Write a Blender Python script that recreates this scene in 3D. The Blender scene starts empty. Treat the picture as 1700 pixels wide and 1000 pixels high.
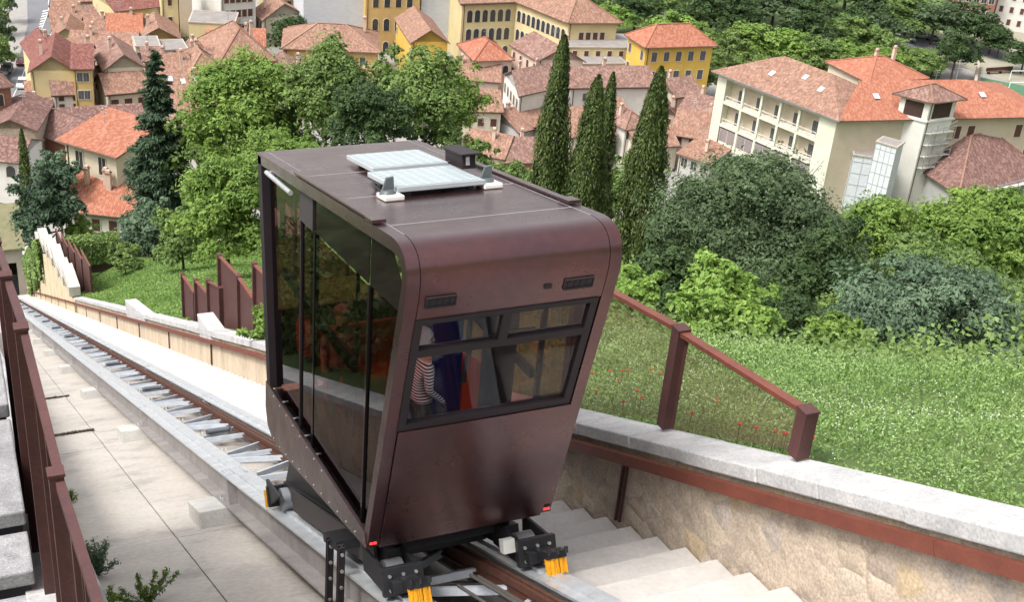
import bpy, bmesh, math, random
import numpy as np
from math import radians, sin, cos, pi, tan
from mathutils import Vector, Matrix

# ------------------------------------------------------------------ camera, sky, sun, exposure
SC = bpy.context.scene
COL = SC.collection
FPX, PITCH, ROLL, YAW, SLOPE = 2141.12, radians(28.0971), radians(5.3912), radians(25.8399), radians(26.539)
FW = np.array([sin(YAW)*cos(PITCH), cos(YAW)*cos(PITCH), -sin(PITCH)])
_r = np.array([cos(YAW), -sin(YAW), 0.0]); _u = np.cross(_r, FW)
RT = cos(ROLL)*_r + sin(ROLL)*_u
UP = -sin(ROLL)*_r + cos(ROLL)*_u
cam_d = bpy.data.cameras.new('camera'); cam = bpy.data.objects.new('camera', cam_d); COL.objects.link(cam)
cam_d.sensor_width = 36.0; cam_d.lens = FPX/1700*36.0; cam_d.clip_start = 0.1; cam_d.clip_end = 4000
mw = Matrix.Identity(4)
for i in range(3):
    mw[i][0] = RT[i]; mw[i][1] = UP[i]; mw[i][2] = -FW[i]
cam.matrix_world = mw
SC.camera = cam

SUN_EL, SUN_AZ = radians(58), radians(-100)      # azimuth measured from +Y (downhill) towards +X
world = bpy.data.worlds.new('World'); SC.world = world; world.use_nodes = True
wn = world.node_tree.nodes; wl = world.node_tree.links
bg = wn['Background']
sky = wn.new('ShaderNodeTexSky'); sky.sky_type = 'NISHITA'; sky.sun_disc = False
sky.sun_elevation = SUN_EL; sky.sun_rotation = SUN_AZ
sky.air_density = 1.0; sky.dust_density = 5.0; sky.ozone_density = 1.0
hs = wn.new('ShaderNodeHueSaturation'); hs.inputs['Saturation'].default_value = 0.22
wl.new(sky.outputs[0], hs.inputs['Color']); wl.new(hs.outputs[0], bg.inputs['Color'])
bg.inputs['Strength'].default_value = 0.15
sun_d = bpy.data.lights.new('sun', 'SUN'); sun = bpy.data.objects.new('sun', sun_d); COL.objects.link(sun)
sun_d.energy = 1.35; sun_d.angle = radians(14); sun_d.color = (1.0, 0.96, 0.9)
sd = Vector((sin(SUN_AZ)*cos(SUN_EL), cos(SUN_AZ)*cos(SUN_EL), sin(SUN_EL)))
sun.rotation_euler = sd.to_track_quat('Z', 'Y').to_euler()
SC.view_settings.view_transform = 'Standard'; SC.view_settings.look = 'None'
SC.view_settings.gamma = 1.0; SC.view_settings.exposure = 1.12
SC.view_settings.use_curve_mapping = False

# ------------------------------------------------------------------ survey helpers (photo pixel -> real point)
H = 3.6                                            # eye above the plane of the girder tops
NRM = np.array([0, sin(SLOPE), cos(SLOPE)]); TRK = np.array([0, cos(SLOPE), -sin(SLOPE)])
TS = math.tan(SLOPE); Z0 = -H/cos(SLOPE)
CITY = -85.0
def ray(x, y): return (x-850)/FPX*RT - (y-500)/FPX*UP + FW
def onX(x, y, X): v = ray(x, y); return v*X/v[0]
def onY(x, y, Y): v = ray(x, y); return v*Y/v[1]
def onZ(x, y, Z): v = ray(x, y); return v*Z/v[2]
def TP(X, a, h): return np.array([X, 0, 0.0]) + a*TRK + (h-H)*NRM      # track coordinates: across, along, above girder tops
def plane_z(Y): return Z0 - TS*Y

# ------------------------------------------------------------------ object helpers
def tag(o, label=None, cat=None, group=None, kind=None):
    if label: o['label'] = label
    if cat: o['category'] = cat
    if group: o['group'] = group
    if kind: o['kind'] = kind
    return o
def empty(name, loc, label=None, cat=None, group=None):
    o = bpy.data.objects.new(name, None); COL.objects.link(o); o.location = loc
    o.empty_display_size = 0.2
    return tag(o, label, cat, group)
def wloc(o):
    v = Vector((0, 0, 0))
    while o is not None:
        v += o.location; o = o.parent
    return v
def link_mesh(name, me, parent=None, loc=(0, 0, 0), rz=0.0):
    o = bpy.data.objects.new(name, me); COL.objects.link(o)
    if parent is not None: o.parent = parent
    o.location = loc
    if rz: o.rotation_euler = (0, 0, rz)
    return o
class MB:
    """collects geometry in world coordinates; build() makes ONE mesh object"""
    def __init__(s): s.v = []; s.f = []; s.m = []; s.uv = []; s.sm = []
    def add(s, vs, fs, m=0, uvs=None, smooth=False):
        b = len(s.v); s.v.extend([tuple(map(float, q)) for q in vs])
        for i, f in enumerate(fs):
            s.f.append([b+k for k in f]); s.m.append(m); s.sm.append(smooth)
            s.uv.append(uvs[i] if uvs else None)
        return s
    def box(s, lo, hi, m=0):
        x0, y0, z0 = lo; x1, y1, z1 = hi
        vs = [(x0,y0,z0),(x1,y0,z0),(x1,y1,z0),(x0,y1,z0),(x0,y0,z1),(x1,y0,z1),(x1,y1,z1),(x0,y1,z1)]
        return s.add(vs, [(0,3,2,1),(4,5,6,7),(0,1,5,4),(1,2,6,5),(2,3,7,6),(3,0,4,7)], m)
    def obox(s, o, ex, ey, ez, m=0):
        o, ex, ey, ez = [np.array(q, float) for q in (o, ex, ey, ez)]
        vs = [o, o+ex, o+ex+ey, o+ey, o+ez, o+ex+ez, o+ex+ey+ez, o+ey+ez]
        fs = [(0,3,2,1),(4,5,6,7),(0,1,5,4),(1,2,6,5),(2,3,7,6),(3,0,4,7)]
        if np.dot(np.cross(ex, ey), ez) < 0: fs = [f[::-1] for f in fs]
        return s.add(vs, fs, m)
    def beam(s, p, q, w, h, m=0, up=(0, 0, 1)):
        p = np.array(p, float); q = np.array(q, float); d = q-p; d = d/np.linalg.norm(d)
        sd = np.cross(d, np.array(up, float)); sd = sd/np.linalg.norm(sd); uu = np.cross(sd, d)
        return s.obox(p - sd*w/2 - uu*h/2, q-p, sd*w, uu*h, m)
    def tube(s, pts, rad, m=0, n=8, cap=True, smooth=True):
        pts = [np.array(q, float) for q in pts]
        rads = rad if hasattr(rad, '__len__') else [rad]*len(pts)
        b = []; rings = []
        for i, P in enumerate(pts):
            d = pts[min(i+1, len(pts)-1)] - pts[max(i-1, 0)]; d = d/(np.linalg.norm(d)+1e-9)
            a = np.cross(d, (0, 0, 1.0)) if abs(d[2]) < .95 else np.cross(d, (1.0, 0, 0)); a = a/np.linalg.norm(a); c = np.cross(d, a)
            rings.append(len(b)); b.extend([P + rads[i]*(cos(2*pi*k/n)*a + sin(2*pi*k/n)*c) for k in range(n)])
        fs = []
        for i in range(len(pts)-1):
            for k in range(n):
                fs.append((rings[i]+k, rings[i]+(k+1) % n, rings[i+1]+(k+1) % n, rings[i+1]+k))
        s.add(b, fs, m, smooth=smooth)
        if cap: s.add(b[:n], [tuple(range(n))[::-1]], m); s.add(b[-n:], [tuple(range(n))], m)
        return s
    def prism(s, poly, ext, m=0):
        """poly: list of 3d points (planar), extruded by vector ext"""
        n = len(poly); e = np.array(ext, float); P = [np.array(q, float) for q in poly]
        nn = sum((np.cross(P[i]-P[0], P[(i+1) % n]-P[0]) for i in range(n)), np.zeros(3))
        if np.dot(nn, e) > 0: P = P[::-1]
        vs = P + [q+e for q in P]
        fs = [tuple(range(n)), tuple(range(2*n-1, n-1, -1))] + [(i, i+n, (i+1) % n+n, (i+1) % n) for i in range(n)]
        return s.add(vs, fs, m)
    def mesh(s, name, mats, off=(0, 0, 0)):
        me = bpy.data.meshes.new(name)
        o = off; me.from_pydata([(a-o[0], b-o[1], c-o[2]) for a, b, c in s.v], [], s.f)
        for mt in (mats if isinstance(mats, (list, tuple)) else [mats]): me.materials.append(mt)
        me.polygons.foreach_set('material_index', s.m); me.polygons.foreach_set('use_smooth', s.sm)
        if any(u is not None for u in s.uv):
            L = me.uv_layers.new(name='UVMap'); flat = []
            for f, u in zip(s.f, s.uv): flat.extend(u if u is not None else [(0, 0)]*len(f))
            L.data.foreach_set('uv', np.array(flat, dtype=np.float32).ravel())
        me.update(); return me
    def build(s, name, mats, parent=None, bevel=0.0, origin=None):
        if parent is not None:
            L = wloc(parent); o = link_mesh(name, s.mesh(name, mats, L), parent)
        elif origin is not None:
            o = link_mesh(name, s.mesh(name, mats, origin), None, origin)
        else: o = link_mesh(name, s.mesh(name, mats))
        if bevel:
            md = o.modifiers.new('bevel', 'BEVEL'); md.width = bevel; md.segments = 2; md.limit_method = 'ANGLE'; md.angle_limit = radians(35)
        return o

# ------------------------------------------------------------------ materials
MATS = {}
def mat(name, c1, c2=None, rough=0.8, spec=0.3, metal=0.0, scale=1.5, fine=None, bump=0.0, bscale=25.0, coat=0.0, detail=5, stretch=None, stain=None, obj=False, rvar=0.0):
    """noise-mottled principled material; c1/c2 the two tones, fine = fine speckle amount"""
    if name in MATS: return MATS[name]
    m = bpy.data.materials.new(name); m.use_nodes = True; N = m.node_tree.nodes; L = m.node_tree.links
    b = N['Principled BSDF']; b.inputs['Roughness'].default_value = rough; b.inputs['Metallic'].default_value = metal
    b.inputs['Specular IOR Level'].default_value = spec; b.inputs['Coat Weight'].default_value = coat; b.inputs['Coat IOR'].default_value = 1.65; b.inputs['Coat Roughness'].default_value = 0.27
    g = N.new('ShaderNodeNewGeometry'); pos = g.outputs['Position']
    if obj:
        tc = N.new('ShaderNodeTexCoord'); pos = tc.outputs['Object']
    if stretch:
        vm = N.new('ShaderNodeVectorMath'); vm.operation = 'MULTIPLY'; vm.inputs[1].default_value = stretch
        L.new(pos, vm.inputs[0]); pos = vm.outputs[0]
    c2 = c2 or tuple(x*0.75 for x in c1)
    n1 = N.new('ShaderNodeTexNoise'); n1.inputs['Scale'].default_value = scale; n1.inputs['Detail'].default_value = detail; n1.inputs['Roughness'].default_value = 0.6
    L.new(pos, n1.inputs['Vector'])
    rm = N.new('ShaderNodeMapRange'); rm.inputs[1].default_value = 0.32; rm.inputs[2].default_value = 0.68
    L.new(n1.outputs[0], rm.inputs[0])
    mx = N.new('ShaderNodeMix'); mx.data_type = 'RGBA'; mx.inputs[6].default_value = (*c1, 1); mx.inputs[7].default_value = (*c2, 1)
    L.new(rm.outputs[0], mx.inputs[0]); out = mx.outputs[2]
    if fine:
        n2 = N.new('ShaderNodeTexNoise'); n2.inputs['Scale'].default_value = scale*14; n2.inputs['Detail'].default_value = 3; L.new(pos, n2.inputs['Vector'])
        r2 = N.new('ShaderNodeMapRange'); r2.inputs[1].default_value = 0.3; r2.inputs[2].default_value = 0.7; r2.inputs[3].default_value = 1-fine; r2.inputs[4].default_value = 1+fine
        L.new(n2.outputs[0], r2.inputs[0])
        m2 = N.new('ShaderNodeVectorMath'); m2.operation = 'SCALE'; L.new(out, m2.inputs[0]); L.new(r2.outputs[0], m2.inputs['Scale']); out = m2.outputs[0]
    if stain:
        sc_, lo, hi, colr = stain
        n3 = N.new('ShaderNodeTexNoise'); n3.inputs['Scale'].default_value = sc_; n3.inputs['Detail'].default_value = 7; n3.inputs['Roughness'].default_value = 0.7; L.new(pos, n3.inputs['Vector'])
        r3 = N.new('ShaderNodeMapRange'); r3.inputs[1].default_value = lo; r3.inputs[2].default_value = hi; L.new(n3.outputs[0], r3.inputs[0])
        m3 = N.new('ShaderNodeMix'); m3.data_type = 'RGBA'; m3.inputs[7].default_value = (*colr, 1); L.new(r3.outputs[0], m3.inputs[0]); L.new(out, m3.inputs[6]); out = m3.outputs[2]
    L.new(out, b.inputs['Base Color'])
    if rvar:
        nr = N.new('ShaderNodeTexNoise'); nr.inputs['Scale'].default_value = scale*2.3; nr.inputs['Detail'].default_value = 7; nr.inputs['Roughness'].default_value = 0.65; L.new(pos, nr.inputs['Vector'])
        rv = N.new('ShaderNodeMapRange'); rv.inputs[1].default_value = 0.3; rv.inputs[2].default_value = 0.7; rv.inputs[3].default_value = rough-rvar; rv.inputs[4].default_value = rough+rvar; L.new(nr.outputs[0], rv.inputs[0]); L.new(rv.outputs[0], b.inputs['Roughness'])
    if bump:
        nb = N.new('ShaderNodeTexNoise'); nb.inputs['Scale'].default_value = bscale; nb.inputs['Detail'].default_value = 4; L.new(pos, nb.inputs['Vector'])
        bp = N.new('ShaderNodeBump'); bp.inputs['Strength'].default_value = bump; bp.inputs['Distance'].default_value = 0.02
        L.new(nb.outputs[0], bp.inputs['Height']); L.new(bp.outputs[0], b.inputs['Normal'])
    MATS[name] = m; return m
def leaf_mat(name, c1, c2, trans=0.3):
    """leaves: tone varies leaf by leaf through the mesh attribute 'tone'"""
    if name in MATS: return MATS[name]
    m = bpy.data.materials.new(name); m.use_nodes = True; N = m.node_tree.nodes; L = m.node_tree.links
    for n in list(N): N.remove(n)
    o = N.new('ShaderNodeOutputMaterial'); at = N.new('ShaderNodeAttribute'); at.attribute_name = 'tone'
    mx = N.new('ShaderNodeMix'); mx.data_type = 'RGBA'; mx.inputs[6].default_value = (*c1, 1); mx.inputs[7].default_value = (*c2, 1)
    L.new(at.outputs['Fac'], mx.inputs[0])
    d = N.new('ShaderNodeBsdfPrincipled'); d.inputs['Roughness'].default_value = 0.55; d.inputs['Specular IOR Level'].default_value = 0.25
    t = N.new('ShaderNodeBsdfTranslucent'); ms = N.new('ShaderNodeMixShader'); ms.inputs[0].default_value = trans
    L.new(mx.outputs[2], d.inputs['Base Color']); L.new(mx.outputs[2], t.inputs['Color'])
    L.new(d.outputs[0], ms.inputs[1]); L.new(t.outputs[0], ms.inputs[2]); L.new(ms.outputs[0], o.inputs['Surface'])
    MATS[name] = m; return m
def tile_mat(name, c1, c2, c3, moss=0.5, du=0.26, dv=0.42):
    """clay pan tiles: rows and columns from the roof's own UV in metres, tone per tile"""
    if name in MATS: return MATS[name]
    m = bpy.data.materials.new(name); m.use_nodes = True; N = m.node_tree.nodes; L = m.node_tree.links
    b = N['Principled BSDF']; b.inputs['Roughness'].default_value = 0.9; b.inputs['Specular IOR Level'].default_value = 0.15
    uv = N.new('ShaderNodeUVMap'); sp = N.new('ShaderNodeSeparateXYZ'); L.new(uv.outputs[0], sp.inputs[0])
    def mth(op, a, bb=None):
        n = N.new('ShaderNodeMath'); n.operation = op
        for i, q in enumerate((a, bb)):
            if q is None: continue
            if isinstance(q, (int, float)): n.inputs[i].default_value = q
            else: L.new(q, n.inputs[i])
        return n.outputs[0]
    u = mth('DIVIDE', sp.outputs[0], du); v = mth('DIVIDE', sp.outputs[1], dv)
    cb = N.new('ShaderNodeCombineXYZ'); L.new(mth('FLOOR', u), cb.inputs[0]); L.new(mth('FLOOR', v), cb.inputs[1])
    oi = N.new('ShaderNodeObjectInfo'); L.new(mth('MULTIPLY', oi.outputs['Random'], 50), cb.inputs[2])
    w = N.new('ShaderNodeTexWhiteNoise'); w.noise_dimensions = '3D'; L.new(cb.outputs[0], w.inputs['Vector'])
    cr = N.new('ShaderNodeValToRGB'); e = cr.color_ramp.elements; e[0].color = (*c1, 1); e[1].color = (*c3, 1); e[0].position = 0.1; e[1].position = 0.95
    k = e.new(0.55); k.color = (*c2, 1); L.new(w.outputs[0], cr.inputs[0])
    g = N.new('ShaderNodeNewGeometry'); n3 = N.new('ShaderNodeTexNoise'); n3.inputs['Scale'].default_value = 0.9; n3.inputs['Detail'].default_value = 6; n3.inputs['Roughness'].default_value = 0.7; L.new(g.outputs['Position'], n3.inputs['Vector'])
    r3 = N.new('ShaderNodeMapRange'); r3.inputs[1].default_value = 0.42; r3.inputs[2].default_value = 0.75; r3.inputs[4].default_value = moss; L.new(n3.outputs[0], r3.inputs[0])
    m3 = N.new('ShaderNodeMix'); m3.data_type = 'RGBA'; m3.inputs[7].default_value = (0.075, 0.06, 0.055, 1); L.new(r3.outputs[0], m3.inputs[0]); L.new(cr.outputs[0], m3.inputs[6])
    L.new(m3.outputs[2], b.inputs['Base Color'])
    hgt = mth('ADD', mth('ABSOLUTE', mth('SINE', mth('MULTIPLY', u, pi))), mth('MULTIPLY', mth('SUBTRACT', 1.0, mth('FRACT', v)), 0.5))
    bp = N.new('ShaderNodeBump'); bp.inputs['Strength'].default_value = 0.6; bp.inputs['Distance'].default_value = 0.07; L.new(hgt, bp.inputs['Height']); L.new(bp.outputs[0], b.inputs['Normal'])
    MATS[name] = m; return m
def glass_mat(name, tint, refl=0.06, rough=0.0, ior=1.5, thru=1.0):
    """thin tinted pane: transparent body plus fresnel reflection"""
    if name in MATS: return MATS[name]
    m = bpy.data.materials.new(name); m.use_nodes = True; N = m.node_tree.nodes; L = m.node_tree.links
    for n in list(N): N.remove(n)
    o = N.new('ShaderNodeOutputMaterial'); t = N.new('ShaderNodeBsdfTransparent'); t.inputs[0].default_value = (*tint, 1)
    g = N.new('ShaderNodeBsdfGlossy'); g.inputs['Roughness'].default_value = rough
    fr = N.new('ShaderNodeFresnel'); fr.inputs[0].default_value = ior; ms = N.new('ShaderNodeMixShader')
    gb = N.new('ShaderNodeNewGeometry'); iv = N.new('ShaderNodeMath'); iv.operation = 'SUBTRACT'; iv.inputs[0].default_value = 1.0; L.new(gb.outputs['Backfacing'], iv.inputs[1])
    mu = N.new('ShaderNodeMath'); mu.operation = 'MULTIPLY'; L.new(fr.outputs[0], mu.inputs[0]); L.new(iv.outputs[0], mu.inputs[1])   # only the outer face of the pane mirrors
    L.new(mu.outputs[0], ms.inputs[0]); L.new(t.outputs[0], ms.inputs[1]); L.new(g.outputs[0], ms.inputs[2]); L.new(ms.outputs[0], o.inputs[0])
    MATS[name] = m; return m

CORTEN = mat('corten', (0.092, 0.038, 0.034), (0.064, 0.029, 0.029), rough=0.6, scale=3, fine=0.12, spec=0.3)
CORTEN_RED = mat('corten_red', (0.18, 0.056, 0.036), (0.13, 0.042, 0.030), rough=0.5, scale=4, fine=0.12)
GALV = mat('galvanised_steel', (0.62, 0.64, 0.66), (0.48, 0.50, 0.52), rough=0.42, metal=0.55, scale=5, fine=0.1)
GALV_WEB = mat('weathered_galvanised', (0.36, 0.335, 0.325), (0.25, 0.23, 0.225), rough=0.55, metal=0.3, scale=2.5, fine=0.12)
GALV_TIE = mat('bright_galvanised', (0.54, 0.58, 0.63), (0.42, 0.46, 0.51), rough=0.45, metal=0.25, scale=5, fine=0.08)
RUST = mat('rusty_steel', (0.105, 0.042, 0.026), (0.06, 0.027, 0.020), rough=0.7, scale=9, fine=0.25)
BLACK = mat('black_steel', (0.012, 0.012, 0.014), (0.02, 0.02, 0.022), rough=0.45, scale=6)
DARKGREY = mat('dark_grey_paint', (0.05, 0.045, 0.048), (0.035, 0.033, 0.036), rough=0.5, scale=5)
BOLT = mat('bolt_steel', (0.55, 0.55, 0.55), rough=0.35, metal=0.7)
CONC = mat('concrete', (0.47, 0.43, 0.385), (0.39, 0.36, 0.325), rough=0.9, scale=0.9, fine=0.10, bump=0.2, bscale=60, stain=(0.9, 0.54, 0.74, (0.27, 0.245, 0.22)))
CONC_BLOCK = mat('concrete_block', (0.50, 0.49, 0.46), (0.40, 0.39, 0.37), rough=0.9, scale=3, fine=0.1, bump=0.2, bscale=40)
STEPM = mat('pale_step', (0.49, 0.46, 0.435), (0.42, 0.395, 0.37), rough=0.85, scale=1.2, fine=0.07, bump=0.12, bscale=50, stain=(1.1, 0.52, 0.8, (0.36, 0.335, 0.31)))
CAPM = mat('cap_stone', (0.49, 0.48, 0.475), (0.36, 0.355, 0.355), rough=0.85, scale=2.2, fine=0.15, bump=0.35, bscale=30, stain=(3.5, 0.55, 0.75, (0.30, 0.30, 0.30)))
MORTAR = mat('wall_mortar', (0.50, 0.41, 0.32), (0.36, 0.295, 0.235), rough=0.95, scale=2.2, fine=0.22, bump=0.9, bscale=9, detail=9, stain=(1.7, 0.54, 0.74, (0.20, 0.165, 0.14)))
STONEM = [mat('wall_stone_%d' % i, c, tuple(x*0.74 for x in c), rough=0.92, scale=2.6, fine=0.22, bump=0.9, bscale=9, detail=9, stain=(4.0, 0.62, 0.8, (0.2, 0.16, 0.13)))
          for i, c in enumerate([(0.52, 0.43, 0.33), (0.44, 0.36, 0.29), (0.53, 0.45, 0.36), (0.42, 0.36, 0.31), (0.50, 0.39, 0.26)])]
WALLFAR = mat('streaked_wall_render', (0.56, 0.46, 0.34), (0.40, 0.32, 0.24), rough=0.95, scale=1.6, fine=0.15, stretch=(1, 1, 0.18), stain=(1.2, 0.55, 0.8, (0.22, 0.18, 0.15)))
SLABM = mat('grey_stone_slab', (0.34, 0.34, 0.35), (0.20, 0.20, 0.21), rough=0.9, scale=5, fine=0.25, bump=0.4, bscale=30, stain=(2.5, 0.55, 0.75, (0.46, 0.45, 0.44)))
GLASS_SIDE = glass_mat('tinted_side_glass', (0.50, 0.33, 0.31), ior=1.45)
GLASS_FRONT = glass_mat('clear_front_glass', (0.92, 0.92, 0.95), ior=1.42)
YELLOWB = mat('yellow_bristle', (0.75, 0.36, 0.015), (0.55, 0.24, 0.01), rough=0.7, scale=60, stretch=(1, 1, 0.05))
TILE_OLD = tile_mat('old_clay_tiles', (0.18, 0.102, 0.082), (0.235, 0.135, 0.108), (0.31, 0.20, 0.168), 0.55)
TILE_PINK = tile_mat('pink_clay_tiles', (0.225, 0.124, 0.088), (0.28, 0.155, 0.112), (0.345, 0.215, 0.16), 0.45)
TILE_RED = tile_mat('new_red_tiles', (0.29, 0.105, 0.066), (0.335, 0.135, 0.085), (0.385, 0.18, 0.12), 0.15)
TILE_DARK = tile_mat('dark_clay_tiles', (0.14, 0.077, 0.066), (0.19, 0.105, 0.09), (0.27, 0.165, 0.142), 0.55)
TILE_MAROON = tile_mat('maroon_tiles', (0.15, 0.06, 0.052), (0.19, 0.078, 0.066), (0.24, 0.11, 0.092), 0.25)
def wallm(n, c, st=(0.35, 0.62, 0.85)): return mat('render_'+n, c, tuple(x*0.88 for x in c), rough=0.93, scale=0.5, fine=0.04, stain=(st[0], st[1], st[2], tuple(x*0.6 for x in c)))
WM = dict(yellow=wallm('yellow', (0.56, 0.40, 0.16)), pale=wallm('pale_yellow', (0.60, 0.50, 0.28)), cream=wallm('cream', (0.60, 0.54, 0.42)), white=wallm('white', (0.64, 0.62, 0.58)),
          pink=wallm('pink', (0.58, 0.44, 0.36)), beige=wallm('beige', (0.52, 0.44, 0.34)), orange=wallm('orange', (0.55, 0.37, 0.15)), gold=wallm('gold', (0.60, 0.40, 0.085)),
          stone=mat('rubble_stone', (0.44, 0.37, 0.28), (0.30, 0.25, 0.19), scale=2.2, fine=0.3, rough=0.95), brick=mat('brick_wall', (0.30, 0.14, 0.10), (0.22, 0.10, 0.075), scale=3, fine=0.25, rough=0.95),
          grey=wallm('grey', (0.42, 0.41, 0.40)), palegreen=wallm('pale_cream_green', (0.60, 0.59, 0.49)), rose=wallm('rose', (0.46, 0.24, 0.20)))
SHEET = mat('scaffold_sheeting', (0.58, 0.60, 0.63), (0.50, 0.52, 0.55), rough=0.6, scale=0.8, stretch=(1, 1, 3), fine=0.05)
SCAFF = mat('scaffold_tube', (0.5, 0.5, 0.5), rough=0.4, metal=0.5)
PANE = mat('window_pane', (0.03, 0.032, 0.036), (0.05, 0.05, 0.055), rough=0.15, spec=0.5, scale=0.7)
FRAME = mat('window_frame', (0.60, 0.55, 0.46), rough=0.8)
SHUT_B = mat('brown_shutter', (0.10, 0.045, 0.035), (0.08, 0.04, 0.03), rough=0.7)
SHUT_G = mat('green_shutter', (0.035, 0.075, 0.06), rough=0.7)
SHUT_K = mat('grey_shutter', (0.10, 0.10, 0.105), rough=0.7)
LEAF = dict(
    mid=leaf_mat('leaf_mid', (0.062, 0.112, 0.029), (0.228, 0.323, 0.090)),
    light=leaf_mat('leaf_light', (0.103, 0.185, 0.036), (0.276, 0.396, 0.090), 0.4),
    lime=leaf_mat('leaf_lime', (0.13, 0.23, 0.04), (0.32, 0.47, 0.11), 0.4),
    dark=leaf_mat('leaf_dark', (0.028, 0.055, 0.022), (0.086, 0.139, 0.043)),
    grey=leaf_mat('leaf_grey_green', (0.045, 0.075, 0.036), (0.135, 0.195, 0.085)),
    olive=leaf_mat('leaf_olive', (0.06, 0.105, 0.060), (0.17, 0.245, 0.145)),
    cypress=leaf_mat('leaf_cypress', (0.030, 0.055, 0.017), (0.117, 0.152, 0.041), 0.15),
    spruce=leaf_mat('leaf_spruce', (0.022, 0.048, 0.026), (0.069, 0.112, 0.060), 0.1),
    grass=leaf_mat('leaf_grass', (0.10, 0.19, 0.04), (0.27, 0.40, 0.11), 0.35),
    herb=leaf_mat('leaf_herb', (0.085, 0.17, 0.04), (0.36, 0.50, 0.19), 0.35))
BARK = mat('bark', (0.10, 0.075, 0.055), (0.06, 0.045, 0.035), rough=0.95, scale=6, fine=0.2)
# ------------------------------------------------------------------ terrain
def sstep(a, b, x):
    t = np.clip((x-a)/(b-a), 0, 1); return t*t*(3-2*t)
def ground_z(X, Y):
    X = np.asarray(X, float); Y = np.asarray(Y, float)
    fade = 1 - 0.8*sstep(28, 62, Y)
    offr = 0.92 - 0.05*(np.minimum(X, 13.3)-7.3) - 0.30*np.maximum(0, X-13.3)*fade + np.maximum(0, Y-45)*0.042*sstep(7.2, 15, X)
    offl = 0.45 + 0.25*np.maximum(0, 0.2-X)
    offm = -1.6 + 6.5*sstep(160, 166, Y)
    off = np.where(X > 7.0, offr, np.where(X < 0.5, offl, offm))
    off = off + 0.12*np.sin(X*0.9+Y*0.4)*np.cos(Y*0.7-X*0.3)*((X > 7.6) | (X < 0))
    z = Z0 - TS*Y + off
    return np.maximum(z, CITY + 0.02*np.sin(X*.05))
def gz(x, y): return float(ground_z(x, y))
xs = np.unique(np.concatenate([[-900, -500, -250, -120, -70, -45], np.arange(-30, 0, 2.0), [0, 0.2, 0.49, 0.51, 3, 6.99, 7.01, 7.3], np.arange(8, 34, 1.0), np.arange(34, 130, 3.0), [140, 170, 210, 260, 330, 420, 600, 900, 1400]]))
ys = np.unique(np.concatenate([[-60, -30, -15], np.arange(-8, 40, 1.0), np.arange(40, 176, 2.0), [180, 200, 240, 300, 380, 500, 800, 1300, 2500]]))
GX, GY = np.meshgrid(xs, ys); GZ = ground_z(GX, GY)
me = bpy.data.meshes.new('ground'); nx, ny = len(xs), len(ys)
fs = [(j*nx+i, j*nx+i+1, (j+1)*nx+i+1, (j+1)*nx+i) for j in range(ny-1) for i in range(nx-1)]
me.from_pydata(np.stack([GX.ravel(), GY.ravel(), GZ.ravel()], 1).tolist(), [], fs)
for p_ in me.polygons: p_.use_smooth = True
def ground_material():
    m = bpy.data.materials.new('hillside_and_town_ground'); m.use_nodes = True; N = m.node_tree.nodes; L = m.node_tree.links; b = N['Principled BSDF']; b.inputs['Roughness'].default_value = 0.95
    g = N.new('ShaderNodeNewGeometry'); s = N.new('ShaderNodeSeparateXYZ'); L.new(g.outputs['Position'], s.inputs[0])
    n1 = N.new('ShaderNodeTexNoise'); n1.inputs['Scale'].default_value = 0.8; n1.inputs['Detail'].default_value = 8; L.new(g.outputs['Position'], n1.inputs['Vector'])
    gr = N.new('ShaderNodeMix'); gr.data_type = 'RGBA'; gr.inputs[6].default_value = (0.045, 0.085, 0.018, 1); gr.inputs[7].default_value = (0.10, 0.14, 0.035, 1); L.new(n1.outputs[0], gr.inputs[0])
    ct = N.new('ShaderNodeMix'); ct.data_type = 'RGBA'; ct.inputs[6].default_value = (0.20, 0.19, 0.18, 1); ct.inputs[7].default_value = (0.32, 0.30, 0.28, 1); L.new(n1.outputs[0], ct.inputs[0])
    mr = N.new('ShaderNodeMapRange'); mr.inputs[1].default_value = CITY+0.3; mr.inputs[2].default_value = CITY+1.5; L.new(s.outputs[2], mr.inputs[0])
    mx = N.new('ShaderNodeMix'); mx.data_type = 'RGBA'; L.new(mr.outputs[0], mx.inputs[0]); L.new(ct.outputs[2], mx.inputs[6]); L.new(gr.outputs[2], mx.inputs[7]); L.new(mx.outputs[2], b.inputs['Base Color'])
    return m
me.materials.append(ground_material())
tag(link_mesh('ground', me), kind='structure')

# ------------------------------------------------------------------ track bed, girders, ties, rail
A0, A1 = 2.0, 176.0
bed = MB()
bed.obox(TP(0.72, A0, -1.15), [4.6, 0, 0], (A1-A0)*TRK, 0.35*NRM, 0)
bedo = tag(bed.build('track_bed', mat('joint_dirt', (0.10, 0.09, 0.08))), kind='structure')
rng = random.Random(4)
edges = [A0, 9.0, 19.9] + [19.9+10.8*i for i in range(1, 15)] + [A1]
for k in range(len(edges)-1):
    for (x0, x1) in ((0.74, 2.42), (2.44, 5.26)):
        m_ = MB(); m_.obox(TP(x0, edges[k]+0.008, -0.80), [x1-x0, 0, 0], (edges[k+1]-edges[k]-0.016)*TRK, (0.05+rng.uniform(-.003, .003))*NRM)
        m_.build('bed_slab', CONC, bedo)
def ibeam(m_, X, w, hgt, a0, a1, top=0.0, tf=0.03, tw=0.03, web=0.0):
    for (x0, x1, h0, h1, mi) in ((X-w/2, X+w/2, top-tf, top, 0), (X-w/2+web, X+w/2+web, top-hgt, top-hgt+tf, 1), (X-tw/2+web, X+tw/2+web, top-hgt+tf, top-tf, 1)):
        m_.obox(TP(x0, a0, h0), [x1-x0, 0, 0], (a1-a0)*TRK, (h1-h0)*NRM, mi)
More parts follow.
